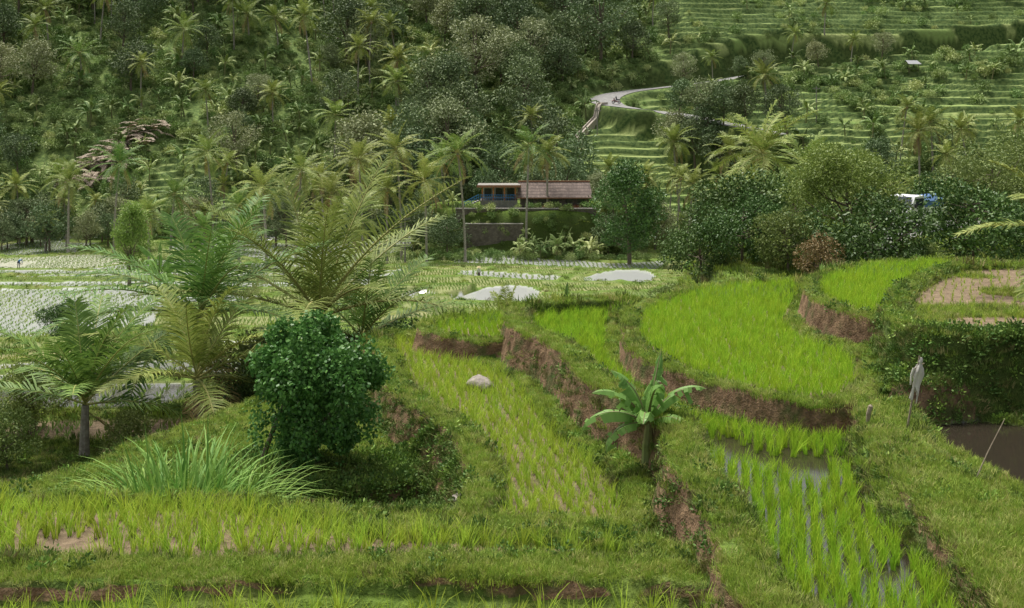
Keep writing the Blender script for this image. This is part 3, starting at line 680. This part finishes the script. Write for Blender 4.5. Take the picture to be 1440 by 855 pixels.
# creeper covered tree
rng=np.random.default_rng(77); b=MB()
b.tube([[.1,-.1,-.5],[.0,0,.4],[.15,0,1.0],[0,0,1.9]],[.09,.07,.07,.04],0); b.tube([[-1.15,.2,-.9],[-1.0,.1,.2],[-.7,0,1.0],[-.3,0,1.7]],[.06,.05,.045,.03],0)
b.tube([[.0,0,.8],[.5,.1,1.2],[.8,0,1.7]],[.05,.04,.02],0)
lob=[]
for q in range(48):
    d=unit(rng.normal(size=3)); d[2]=abs(d[2])*1.0-.35*rng.random(); d=unit(d)
    lob.append(d*[1.12,1.05,.95]*rng.uniform(.68,1.04)+[0,0,1.85]-[0,0,.25*max(0,abs(d[0])-.5)])
for q in range(20):
    a=rng.uniform(0,6.28); hh_=rng.uniform(.4,1.4); rr_=np.interp(hh_,[.3,.9,1.4],[.5,.85,1.02])*rng.uniform(.6,1)
    lob.append(np.array([rr_*math.cos(a),rr_*math.sin(a),hh_]))
for c_ in lob:
    m=380; d=unit(rng.normal(size=(m,3))); P=c_+d*(rng.uniform(.6,1.02,m)*rng.uniform(.2,.42))[:,None]*[1,1,.8]
    b.leaves(P,unit(d*.5+rng.normal(size=(m,3))*.45+[0,0,-.45]),.08*rng.uniform(.6,1.4,m),.065,1)
for q in range(90):
    a=rng.uniform(0,6.28); r0=1.1*rng.uniform(.4,1.1); L_=rng.uniform(.2,1.0); m=int(L_*70)
    p=np.stack([r0*math.cos(a)+rng.normal(size=m)*.05,r0*math.sin(a)+rng.normal(size=m)*.05,1.3-rng.random(m)*L_],1)
    b.leaves(p,unit(rng.normal(size=(m,3))*.5+[0,0,-.6]),.075,.06,1)
put('creeper_covered_tree',b.mesh('creeper_covered_tree',[bark,m_creeper]),-3.75,21.6,0,1.0)
eg=blade_tuft('elephant_grass',460,2.1,.6,.07,m_reed,5,.95,7,.6)
put('elephant_grass',eg,-5.35,18.5,0,.98); put('elephant_grass',eg,-6.1,18.9,2,.78); put('elephant_grass',eg,-4.65,18.9,4,.8)
put('banana_plant',banana('banana_plant',.75,1.15,13,m_ban,m_banst,3,.34,e0=1.5),2.3,19.3,.3,1.08,-.15)
put('banana_plant',banana('banana_plant',.9,2.2,10,m_ban,m_banst,4,.6,e0=1.5,e1=.6),1.5,33.5,1.3,1.0,1.3)
put('banana_plant',banana('banana_plant',1.1,2.0,9,m_ban,m_banst,6,.5),-31,100,1.3,1.8)
put('banana_plant',banana('banana_plant',1.1,2.0,8,m_ban,m_banst,8,.5),20.5,120,1.3,1.8)
put('coconut_palm',palm('coconut_palm',1.6,1.5,9,40,m_yel,m_dead,99,lw=.04,tr=.08,nuts=False,elmin=.3,dead=0),-.1,32.6,0,1,.3)
put('leafy_bush',bO,2.3,34,0,1.1)
gx=np.concatenate([g.uniform(1,13,24),g.uniform(-14,-8,8)]); gy=np.concatenate([g.uniform(154,161,24),g.uniform(158,163,8)])
scat_xy('banana_grove',bfar,gx,gy,.7,1.25,.05)
gx=np.concatenate([g.uniform(-16,18,190),g.uniform(-8,14,24)]); gy=np.concatenate([g.uniform(153,162,190),g.uniform(163,164,24)]); scat_xy('garden_shrubs',sh,gx,gy,.4,1.0,.1)
gx=np.array([-11,-13,-9.5,14.5,16,17.5,12.5,3,8,-4,-9,13.5]); gy=np.array([166,162,170,163,168,160,172,171,172,172.,158,160]); scat_xy('garden_trees',ftr[:3],gx,gy,.45,.75,.05)
# ------------------------------------------------------------------ roads
asph=simple('asphalt',(.20,.195,.19),(.28,.275,.26),1.5,.9,.1)
def ribbon(name,R_,w,mat,dz):
    V=[];n_=len(R_)
    for i in range(n_):
        t=R_[min(i+1,n_-1)]-R_[max(i-1,0)]; t=t[:2]/np.linalg.norm(t[:2]); s_=np.array([-t[1],t[0]])
        for k_ in (-1,-.5,.5,1): V.append([R_[i][0]+s_[0]*w*k_,R_[i][1]+s_[1]*w*k_,R_[i][2]+dz+(.04 if abs(k_)<1 else 0)])
    Fc=[[i*4+j,i*4+j+1,i*4+5+j,i*4+4+j] for i in range(n_-1) for j in range(3)]
    return link(name,mesh_from(name,V,Fc,[mat],smooth=True))
ribbon('road',ROADS[0],RW[0],asph,.05); ribbon('road',ROADS[1],RW[1],asph,.05)
# ------------------------------------------------------------------ house
def group(name,loc,rz=0):
    e_=bpy.data.objects.new(name,None); scene.collection.objects.link(e_); e_.location=loc; e_.rotation_euler=(0,0,rz); return e_
conc=simple('concrete',(.20,.185,.165),(.31,.29,.26),3,.9,.2); white=simple('white_wall',(.50,.48,.43),(.60,.58,.54),2)
orange=simple('orange_paint',(.40,.15,.05)); blue=simple('blue_paint',(.06,.22,.5)); darkw=simple('dark_opening',(.02,.02,.02),rough=.3)
tile=brickm('roof_tiles',(.19,.14,.12),(.27,.20,.17),(.10,.07,.06),3.2,swap=True); stone=brickm('stone_wall',(.20,.165,.14),(.30,.25,.21),(.12,.10,.08),2.2)
terra=simple('terracotta',(.27,.12,.07),(.34,.17,.10))
H_=group('stone_house',(0,165.5,5.2))
b=MB()
b.box((6.2,2,1.1),(10,4,2.2),0); b.box((6.2,-.02-.03,1.0),(1.1,.1,1.9),2)
for xx in (2.6,4.3,8.3,10): b.box((xx,-.06,1.25),(1.0,.12,.9),2); b.box((xx,-.08,.75),(1.2,.2,.08),1)
link('walls',b.mesh('walls',[stone,conc,darkw]),parent=H_)
b=MB(); b.add([[.7,-.9,1.65],[11.7,-.9,1.65],[11.4,2,3.8],[1.0,2,3.8],[.7,4.9,1.65],[11.7,4.9,1.65]],[[0,1,2,3],[3,2,5,4]],.5,0)
b.add([[.7,-.9,1.5],[11.7,-.9,1.5],[11.7,-.9,1.65],[.7,-.9,1.65]],[[0,1,2,3]],.5,1); b.box((6.2,2,3.82),(10.6,.3,.16),1)
link('roof',b.mesh('roof',[tile,terra]),parent=H_)
b=MB(); b.box((-1.9,1.5,.55),(5.4,4,1.3),0); b.box((-1.9,3.2,2.2),(5.2,.2,2.0),1); b.box((-1.9,1.3,3.33),(6.2,4.8,.22),2); b.box((-1.9,-1.13,3.3),(6.4,.12,.34),3)
for xx in (-4.3,-2.7,-1.1,.5): b.box((xx,-.3,2.2),(.2,.2,2.0),4)
for xx in (-3.6,-1.9,-.2): b.box((xx,3.05,2.1),(1.0,.12,1.2),5)
link('porch',b.mesh('porch',[conc,white,conc,terra,orange,darkw]),parent=H_)
b=MB()
for i in range(8): b.box((-5.0-.34*i,-.3,1.1-.17*i),(.34,1.3,.17),0)
for i in range(9):
    b.cyl((-4.8-.34*i,-.95,1.2-.17*i),(-4.8-.34*i,-.95,2.1-.17*i),.035,1,5)
b.cyl((-4.8,-.95,2.1),(-7.5,-.95,.74),.05,1,5); b.cyl((-4.8,-.95,1.7),(-7.5,-.95,.34),.04,1,5)
for i in range(16): b.cyl((-4.6+.34*i,-.52,1.2),(-4.6+.34*i,-.52,2.0),.03,1,5)
b.cyl((-4.6,-.52,2.0),(.5,-.52,2.0),.045,1,5); b.cyl((-4.6,-.52,1.6),(.5,-.52,1.6),.035,1,5)
link('stairs_and_railing',b.mesh('stairs_and_railing',[conc,blue]),parent=H_)
b=MB(); b.box((2.0,162.5,3.1),(20,.6,4.6),0); b.box((2.0,162.45,5.45),(20.3,.8,.14),1); b.box((-2.5,160.6,1.6),(8,.5,3.6),0); b.box((-2.5,160.55,3.47),(8.2,.7,.12),1)
link('retaining_wall',b.mesh('retaining_wall',[stone,conc]))
red=foliage('red_flower_leaf',(.30,.05,.03),(.16,.16,.04),0)
hedge=[shrub('hedge_part',.7,260,.14,red,i+20) for i in range(2)]
gx=g.uniform(2.5,11.5,22); scat_xy('flower_hedge',hedge,gx,163.9+0*gx,.5,.85,.1,zs=np.full(22,5.2))
def hut(x,y,s=1):
    b=MB()
    for sx in (-1,1):
        for sy in (-1,1): b.cyl((sx*1.3,sy*.9,-.4),(sx*1.3,sy*.9,1.9),.07,0,6)
    b.box((0,0,.6),(2.8,2,.1),0)
    b.add([[-1.8,-1.4,1.8],[1.8,-1.4,1.8],[1.6,0,2.7],[-1.6,0,2.7],[-1.8,1.4,1.8],[1.8,1.4,1.8]],[[0,1,2,3],[3,2,5,4]],.5,1)
    put('field_shelter',b.mesh('field_shelter',[bark,simple('grey_roof',(.30,.30,.31),(.42,.42,.43))]),x,y,.3,s)
hut(.351*240,240,.9)
for (x,y,h_) in ((.1625*221,221,8),(.2675*222,222,7),(-.094*150,150,6.5),(.075*214,214,5)):
    b=MB(); b.tube([[0,0,-.4],[0,0,h_*.5],[0,0,h_]],[.13,.11,.08],0,8); b.box((0,0,h_-.5),(1.4,.1,.12),0)
    for xx in (-.6,-.2,.2,.6): b.cyl((xx,0,h_-.44),(xx,0,h_-.28),.05,0,6)
    put('utility_pole',b.mesh('utility_pole',[conc]),x,y)
# stair channel down the slope
pts=[(18.2,221.5),(16,218),(13.6,214.5),(11.2,211),(8.8,207.5),(7.2,205)]
V=[]
for i in range(41):
    t=i/40; px=np.interp(t,np.linspace(0,1,6),[p[0] for p in pts]); py=np.interp(t,np.linspace(0,1,6),[p[1] for p in pts]); pz=hz(px,py)
    z0=20.0-(20.0-hz(7.2,205)-.4)*t; zt=max(z0,pz+.15)
    for dx,dz_ in ((-.5,-1.5),(-.5,.35),(-.3,.35),(-.3,.05),(.3,.05),(.3,.35),(.5,.35),(.5,-1.5)): V.append([px+dx*.9,py-dx*.6,zt+dz_])
Fc=[[i*8+j,i*8+j+1,i*8+9+j,i*8+8+j] for i in range(40) for j in range(7)]
link('concrete_channel',mesh_from('concrete_channel',V,Fc,[simple('pale_concrete',(.34,.29,.24),(.44,.39,.32))]))
# pile of cut fronds on the slope
rng=np.random.default_rng(5); b=MB()
for i in range(150):
    t=rng.random(); cx=-.385*198+t*9+rng.normal()*1.6; cy=198+t*14+rng.normal()*1.5; cz=hz(cx,cy)+.7+rng.random()*1.0
    frond(b,np.array([cx,cy,cz]),rng.uniform(0,6.28),rng.uniform(-.2,.6),3.5,.8,16,.8,0,.5,.2)
pm_=foliage('cut_frond',(.34,.26,.18),(.52,.42,.30),0)
link('cut_frond_pile',b.mesh('cut_frond_pile',[pm_,pm_,pm_]))
# boulders
def boulder(x,y,r,seed,dz=0,flat=.6):
    import bmesh
    bm=bmesh.new(); bmesh.ops.create_icosphere(bm,subdivisions=4,radius=r)
    g_=np.random.default_rng(seed); C_=unit(g_.normal(size=(9,3)))
    for v in bm.verts:
        p=np.array(v.co)/r; k_=1
        for c_ in C_:
            dd=p@c_
            if dd>.62: k_=min(k_,.62/dd+.12)
        k_+=.06*float(vn(np.array([p[0]*3+seed]),np.array([p[1]*3+p[2]*2]),1,2)[0])
        v.co=Vector((p*k_*r*np.array([1.15,.9,flat])).tolist())
    me=bpy.data.meshes.new('boulder'); bm.to_mesh(me); bm.free(); me.materials.append(rock)
    for p_ in me.polygons: p_.use_smooth=True
    put('boulder',me,x,y,seed,1,dz)
rock=simple('rock',(.18,.155,.135),(.33,.29,.25),7,.9,.6)
boulder(-.70,25.4,.34,2,.14,.55); boulder(-.83,18.75,.17,3,.08); boulder(-7.95,19.6,.24,5,.12,.8)
# scarecrow
cloth=simple('old_cloth',(.50,.46,.42),(.66,.62,.57),6,.9,.3); wood=simple('pole_wood',(.24,.19,.13),(.34,.28,.20),10,.9,.4)
b=MB(); b.tube([[-.2,0,-.2],[-.08,0,.5],[.03,0,1.15]],[.018,.016,.012],0,7); b.tube([[-.07,0,.93],[.11,.02,1.02]],[.010,.010],0,6)
nu,nv=26,14; V=[]
for j in range(nv):
    t=j/(nv-1)
    for i in range(nu):
        a=2*math.pi*i/nu; w_=np.interp(t,[0,.12,.3,.6,1],[.02,.055,.075,.045,.06])*(1+.3*math.sin(3*a+4*t)+.18*math.sin(7*a+2*t))
        V.append([.03-.09*t+w_*math.cos(a),w_*.5*math.sin(a),1.03-.50*t-.10*math.sin(2*a+1)*t-.05*math.sin(5*a)*t])
b.add(V,[[j*nu+i,j*nu+(i+1)%nu,(j+1)*nu+(i+1)%nu,(j+1)*nu+i] for j in range(nv-1) for i in range(nu)],.5,1)
b.tube([[.03,0,1.01],[.04,0,1.05],[.055,0,1.09],[.06,0,1.12]],[.02,.035,.03,.01],1,10)
b.tube([[-.06,0,.95],[-.10,0,.84],[-.11,.02,.68]],[.02,.02,.012],1,7)
put('scarecrow',b.mesh('scarecrow',[wood,cloth],True),6.42,18.0,0,1,.05)
b=MB(); b.tube([[0,0,-.2],[.01,0,.15],[.05,0,.28],[.055,0,.31]],[.03,.035,.04,.01],0,8); put('wooden_stake',b.mesh('wooden_stake',[wood]),5.72,18.3)
b=MB(); b.tube([[0,0,-.2],[.4,.1,.5],[.8,.2,1.1]],[.014,.012,.008],0,6); put('bamboo_pole',b.mesh('bamboo_pole',[wood]),6.3,15.6,.1,.7)
# ------------------------------------------------------------------ people
def body_mat(name,skin,shirt,trouser,hair):
    m,nt,nd,lk=newmat(name); at=N(nd,'ShaderNodeAttribute',attribute_name='part')
    cr=N(nd,'ShaderNodeValToRGB'); cr.color_ramp.interpolation='CONSTANT'
    el=cr.color_ramp.elements; el[0].position=0; el[0].color=(*skin,1); el[1].position=.3; el[1].color=(*shirt,1)
    e_=el.new(.55); e_.color=(*trouser,1); e_=el.new(.8); e_.color=(*hair,1)
    lk.new(at.outputs['Fac'],cr.inputs[0]); p=N(nd,'ShaderNodeBsdfPrincipled'); p.inputs['Roughness'].default_value=.8
    n_=noise(nt,20,3); lk.new(mixc(nt,math_(nt,'MULTIPLY',n_,.2),cr.outputs[0],(.1,.1,.1)),p.inputs['Base Color'])
    o=N(nd,'ShaderNodeOutputMaterial'); lk.new(p.outputs[0],o.inputs[0]); return m
def person(name,J,shirt,trouser,loc,rz,parent=None,skin=(.28,.15,.09),hair=(.015,.012,.01),hat=None):
    order=['pelvis','waist','chest','neck','head','crown','shL','elL','haL','shR','elR','haR','hiL','knL','anL','toL','hiR','knR','anR','toR']
    rad={'pelvis':.13,'waist':.12,'chest':.15,'neck':.055,'head':.095,'crown':.08,'shL':.06,'elL':.043,'haL':.035,'shR':.06,'elR':.043,'haR':.035,'hiL':.09,'knL':.06,'anL':.04,'toL':.035,'hiR':.09,'knR':.06,'anR':.04,'toR':.035}
    ed=[('pelvis','waist'),('waist','chest'),('chest','neck'),('neck','head'),('head','crown'),('chest','shL'),('shL','elL'),('elL','haL'),('chest','shR'),('shR','elR'),('elR','haR'),('pelvis','hiL'),('hiL','knL'),('knL','anL'),('anL','toL'),('pelvis','hiR'),('hiR','knR'),('knR','anR'),('anR','toR')]
    me=bpy.data.meshes.new(name); me.from_pydata([J[k] for k in order],[(order.index(a),order.index(b)) for a,b in ed],[]); me.update()
    o=link(name if parent is None else 'rider_body',me); md=o.modifiers.new('skin','SKIN')
    for i,k in enumerate(order): me.skin_vertices[0].data[i].radius=(rad[k],rad[k]*(.8 if k in('chest','waist','pelvis') else 1))
    me.skin_vertices[0].data[0].use_root=True
    o.modifiers.new('sub','SUBSURF').levels=2; o.modifiers['sub'].render_levels=2
    bpy.context.view_layer.update(); dg=bpy.context.evaluated_depsgraph_get(); ev=bpy.data.meshes.new_from_object(o.evaluated_get(dg))
    o.modifiers.clear(); o.data=ev; ev.materials.clear()
    Jn={k:np.array(v) for k,v in J.items()}
    co_=np.zeros(len(ev.vertices)*3); ev.vertices.foreach_get('co',co_); co_=co_.reshape(-1,3)
    segs=[('pelvis','waist',.6),('waist','chest',.4),('chest','neck',.4),('neck','head',.0),('head','crown',.9),('shL','elL',.4),('elL','haL',.0),('shR','elR',.4),('elR','haR',.0),('hiL','knL',.6),('knL','anL',.6),('anL','toL',.0),('hiR','knR',.6),('knR','anR',.6),('anR','toR',.0)]
    best=np.full(len(co_),9.); part=np.zeros(len(co_))
    for a,b,p in segs:
        A_,B_=Jn[a],Jn[b]; e_=B_-A_; t=np.clip(((co_-A_)@e_)/(e_@e_),0,1); dd=np.linalg.norm(co_-A_-t[:,None]*e_,axis=1)-(.05 if p in(.4,.6) else 0)
        up=dd<best; best[up]=dd[up]; part[up]=p
    at=ev.attributes.new('part','FLOAT','POINT'); at.data.foreach_set('value',part.astype(np.float32))
    ev.materials.append(body_mat(name+'_clothes',skin,shirt,trouser,hair))
    for p_ in ev.polygons: p_.use_smooth=True
    o.location=loc; o.rotation_euler=(0,0,rz)
    if parent: o.parent=parent
    hd=Jn['head']; up=unit(Jn['crown']-Jn['neck'])
    b=MB(); f=np.array([0,-1,0])
    b.tube([hd+f*.08,hd+f*.115-up*.01],[.018,.012],0,5)
    for s_ in (-1,1): b.cyl(hd+f*.085+np.array([s_*.035,0,.02]),hd+f*.097+np.array([s_*.035,0,.02]),.012,1,6); b.tube([hd+[s_*.09,0,0],hd+[s_*.11,0,.01]],[.03,.02],0,6)
    if hat: b.tube([hd+up*.05,hd+up*.055,hd+up*.11,hd+up*.2],[.02,.24,.12,.01],2,14)
    skm=simple('skin',skin,rough=.6)
    link('face_and_hat' if hat else 'face',b.mesh('face',[skm,darkw,simple('straw_hat',(.5,.4,.22))]),parent=o)
    b=MB()
    for sd,k,kk in ((-1,'haL','elL'),(1,'haR','elR')):
        h0=Jn[k]; d=unit(h0-Jn[kk]); sx=unit(np.cross(d,[0,1,.1]))
        for j in range(4): b.tube([h0+sx*(j-1.5)*.019,h0+sx*(j-1.5)*.02+d*.05,h0+sx*(j-1.5)*.02+d*(.08+.01*(j in(1,2)))+f*.02],[.01,.009,.006],0,5)
        b.tube([h0+sx*.03*sd,h0+sx*.055*sd+d*.03,h0+sx*.055*sd+d*.055+f*.01],[.011,.01,.007],0,5)
    link('fingers',b.mesh('fingers',[skm]),parent=o)
    return o
ST={'pelvis':(0,0,.92),'waist':(0,-.02,1.08),'chest':(0,-.03,1.3),'neck':(0,-.03,1.46),'head':(0,-.05,1.56),'crown':(0,-.04,1.64),
'shL':(.18,-.02,1.38),'elL':(.24,-.05,1.12),'haL':(.2,-.24,.98),'shR':(-.18,-.02,1.38),'elR':(-.25,-.02,1.12),'haR':(-.22,-.2,.95),
'hiL':(.09,0,.86),'knL':(.12,-.06,.48),'anL':(.13,.03,.07),'toL':(.14,-.13,.03),'hiR':(-.09,0,.86),'knR':(-.1,-.02,.48),'anR':(-.1,.06,.07),'toR':(-.1,-.1,.03)}
BE={'pelvis':(0,.1,.88),'waist':(0,-.02,.98),'chest':(0,-.25,1.08),'neck':(0,-.4,1.1),'head':(0,-.5,1.08),'crown':(0,-.58,1.08),
'shL':(.18,-.3,1.08),'elL':(.2,-.36,.8),'haL':(.14,-.42,.54),'shR':(-.18,-.3,1.08),'elR':(-.2,-.36,.8),'haR':(-.12,-.45,.54),
'hiL':(.09,.1,.82),'knL':(.13,.0,.46),'anL':(.14,.06,.07),'toL':(.15,-.1,.03),'hiR':(-.09,.1,.82),'knR':(-.12,.02,.46),'anR':(-.13,.1,.07),'toR':(-.13,-.06,.03)}
SI={'pelvis':(0,.1,.82),'waist':(0,.07,.98),'chest':(0,0,1.2),'neck':(0,-.03,1.36),'head':(0,-.06,1.46),'crown':(0,-.05,1.54),
'shL':(.18,0,1.28),'elL':(.26,-.2,1.08),'haL':(.25,-.42,1.02),'shR':(-.18,0,1.28),'elR':(-.26,-.2,1.08),'haR':(-.25,-.42,1.02),
'hiL':(.1,.05,.78),'knL':(.2,-.3,.68),'anL':(.2,-.2,.3),'toL':(.2,-.34,.26),'hiR':(-.1,.05,.78),'knR':(-.2,-.3,.68),'anR':(-.2,-.2,.3),'toR':(-.2,-.34,.26)}
px,py=-3.45,119.; person('farmer',ST,(.75,.73,.70),(.04,.05,.07),(px,py,hz(px,py)),-.6,hat=True)
px,py=-63.5,146.5; person('farmer',BE,(.05,.25,.6),(.05,.06,.12),(px,py,hz(px,py)),1.2)
px,py=20.4,222.6; M_=group('motorcycle_with_rider',(px,py,20.58),-1.35)
black=simple('black_rubber',(.02,.02,.02)); paint=simple('dark_red_paint',(.18,.02,.02),rough=.3,bump=0); chrome=simple('metal',(.4,.4,.4),rough=.3,metal=1,bump=0)
def wheel(b,c,r,w_,m1,m2,ax=0):
    c=np.array(c,float); P=[]
    n1,n2=20,8
    for i in range(n1):
        a=2*math.pi*i/n1
        for j in range(n2):
            q=2*math.pi*j/n2; rr=r-w_*.5+w_*.5*math.cos(q); P.append(c+[w_*.5*math.sin(q),rr*math.cos(a),rr*math.sin(a)])
    b.add(P,[[i*n2+j,i*n2+(j+1)%n2,((i+1)%n1)*n2+(j+1)%n2,((i+1)%n1)*n2+j] for i in range(n1) for j in range(n2)],.5,m1)
    b.cyl(c-[w_*.4,0,0],c+[w_*.4,0,0],r*.25,m2,8)
    for i in range(6):
        a=math.pi*i/3; b.tube([c,c+[0,math.cos(a)*(r-w_*.7),math.sin(a)*(r-w_*.7)]],[.02,.015],m2,4)
b=MB(); wheel(b,(0,-.62,.3),.3,.1,0,2); wheel(b,(0,.62,.3),.3,.11,0,2)
b.tube([[0,-.62,.3],[0,-.5,.7],[0,-.42,1.0]],[.035,.04,.03],2,6); b.tube([[-.33,-.36,1.02],[0,-.44,1.03],[.33,-.36,1.02]],[.018,.02,.018],2,6)
b.tube([[0,-.42,.86],[0,-.2,.5],[0,.2,.42],[0,.62,.34]],[.09,.12,.13,.04],1,8); b.tube([[0,-.1,.72],[0,.1,.76],[0,.5,.78],[0,.78,.8]],[.09,.13,.13,.05],0,8)
b.tube([[0,-.5,.86],[0,-.52,.93],[0,-.5,1.0]],[.07,.1,.05],1,8); b.tube([[0,-.95,.5],[0,-.75,.64],[0,-.5,.62],[0,-.38,.5]],[.05,.07,.07,.05],1,6); b.tube([[.12,.1,.3],[.13,.7,.38]],[.03,.05],2,6)
link('motorcycle',b.mesh('motorcycle',[black,paint,chrome],True),parent=M_)
person('rider',SI,(.05,.05,.06),(.06,.07,.1),(0,0,0),0,parent=M_,hair=(.5,.5,.5))
# small truck
T_=group('small_truck',(23.0,64.8,13.12),-.9)
tw_=simple('white_paint',(.72,.72,.72),(.78,.78,.78),rough=.3,bump=0); tb=simple('blue_tarpaulin',(.08,.16,.32)); gl=simple('glass',(.03,.04,.05),rough=.05,bump=0)
b=MB()
def prism(b,prof,x0,x1,m):
    n_=len(prof); V=[[x0,p[0],p[1]] for p in prof]+[[x1,p[0],p[1]] for p in prof]
    b.add(V,[[i,(i+1)%n_,(i+1)%n_+n_,i+n_] for i in range(n_)],.5,m)
    for o_ in (0,n_):
        for i in range(1,n_-2,2): b.add([V[o_],V[o_+i],V[o_+i+1],V[o_+i+2]],[[0,1,2,3]],.5,m)
prism(b,[(-2.1,.45),(-2.15,1.0),(-1.75,1.2),(-1.35,1.85),(-.45,1.9),(-.4,.45)],-.8,.8,0)
b.box((0,.95,.75),(1.6,2.6,.12),0)
for s_ in (-1,1):
    b.box((s_*.78,.95,1.0),(.05,2.6,.45),0); b.box((s_*.805,-.9,1.5),(.02,.75,.5),2); b.box((s_*.92,-1.45,1.35),(.16,.06,.22),3)
    b.box((s_*.6,-2.14,.85),(.28,.05,.18),4)
b.box((0,2.22,1.0),(1.6,.05,.45),0)
V=np.array([[-.7,-1.80,1.22],[.7,-1.80,1.22],[.66,-1.40,1.82],[-.66,-1.40,1.82]])+[0,-.03,.02]; b.add(V,[[0,1,2,3]],.5,2)
b.box((0,-2.17,.6),(1.5,.08,.16),3)
prof=[(-.74,1.1),(-.72,1.55),(-.4,1.8),(0,1.86),(.4,1.8),(.72,1.55),(.74,1.1)]
V=[[p[0],yy,p[1]] for yy in (-.3,.9,2.1) for p in prof]; b.add(V,[[j*7+i,j*7+i+1,j*7+8+i,j*7+7+i] for j in range(2) for i in range(6)],.5,1)
for yy in (-1.45,1.5):
    for s_ in (-1,1): wheel(b,(s_*.72,yy,.3),.31,.2,3,4)
link('truck_body',b.mesh('truck_body',[tw_,tb,gl,black,chrome]),parent=T_)
# ------------------------------------------------------------------ lighting, camera
w=bpy.data.worlds.new('World'); scene.world=w; w.use_nodes=True; nt=w.node_tree
sky=nt.nodes.new('ShaderNodeTexSky'); sky.sky_type='NISHITA'; sky.sun_disc=False; sky.sun_elevation=math.radians(66); sky.sun_rotation=math.radians(-30)
sky.dust_density=4; sky.air_density=1; sky.ozone_density=1
hs=nt.nodes.new('ShaderNodeHueSaturation'); hs.inputs['Saturation'].default_value=.3
nt.links.new(sky.outputs[0],hs.inputs['Color']); nt.links.new(hs.outputs[0],nt.nodes['Background'].inputs[0])
nt.nodes['Background'].inputs[1].default_value=.15
L=bpy.data.lights.new('sun','SUN'); L.energy=4.7; L.angle=math.radians(22); L.color=(1,.96,.88)
so=bpy.data.objects.new('sun',L); scene.collection.objects.link(so); so.rotation_euler=(math.radians(24),0,math.radians(-150))
cam=bpy.data.cameras.new('camera'); cam.lens=40; cam.sensor_width=36; cam.shift_y=-277.5/1440; cam.clip_end=3000; cam.clip_start=.1
c=bpy.data.objects.new('camera',cam); scene.collection.objects.link(c); c.location=(0,0,20); c.rotation_euler=(math.radians(90),0,0); scene.camera=c
scene.view_settings.view_transform='Standard'; scene.view_settings.look='None'; scene.view_settings.exposure=0
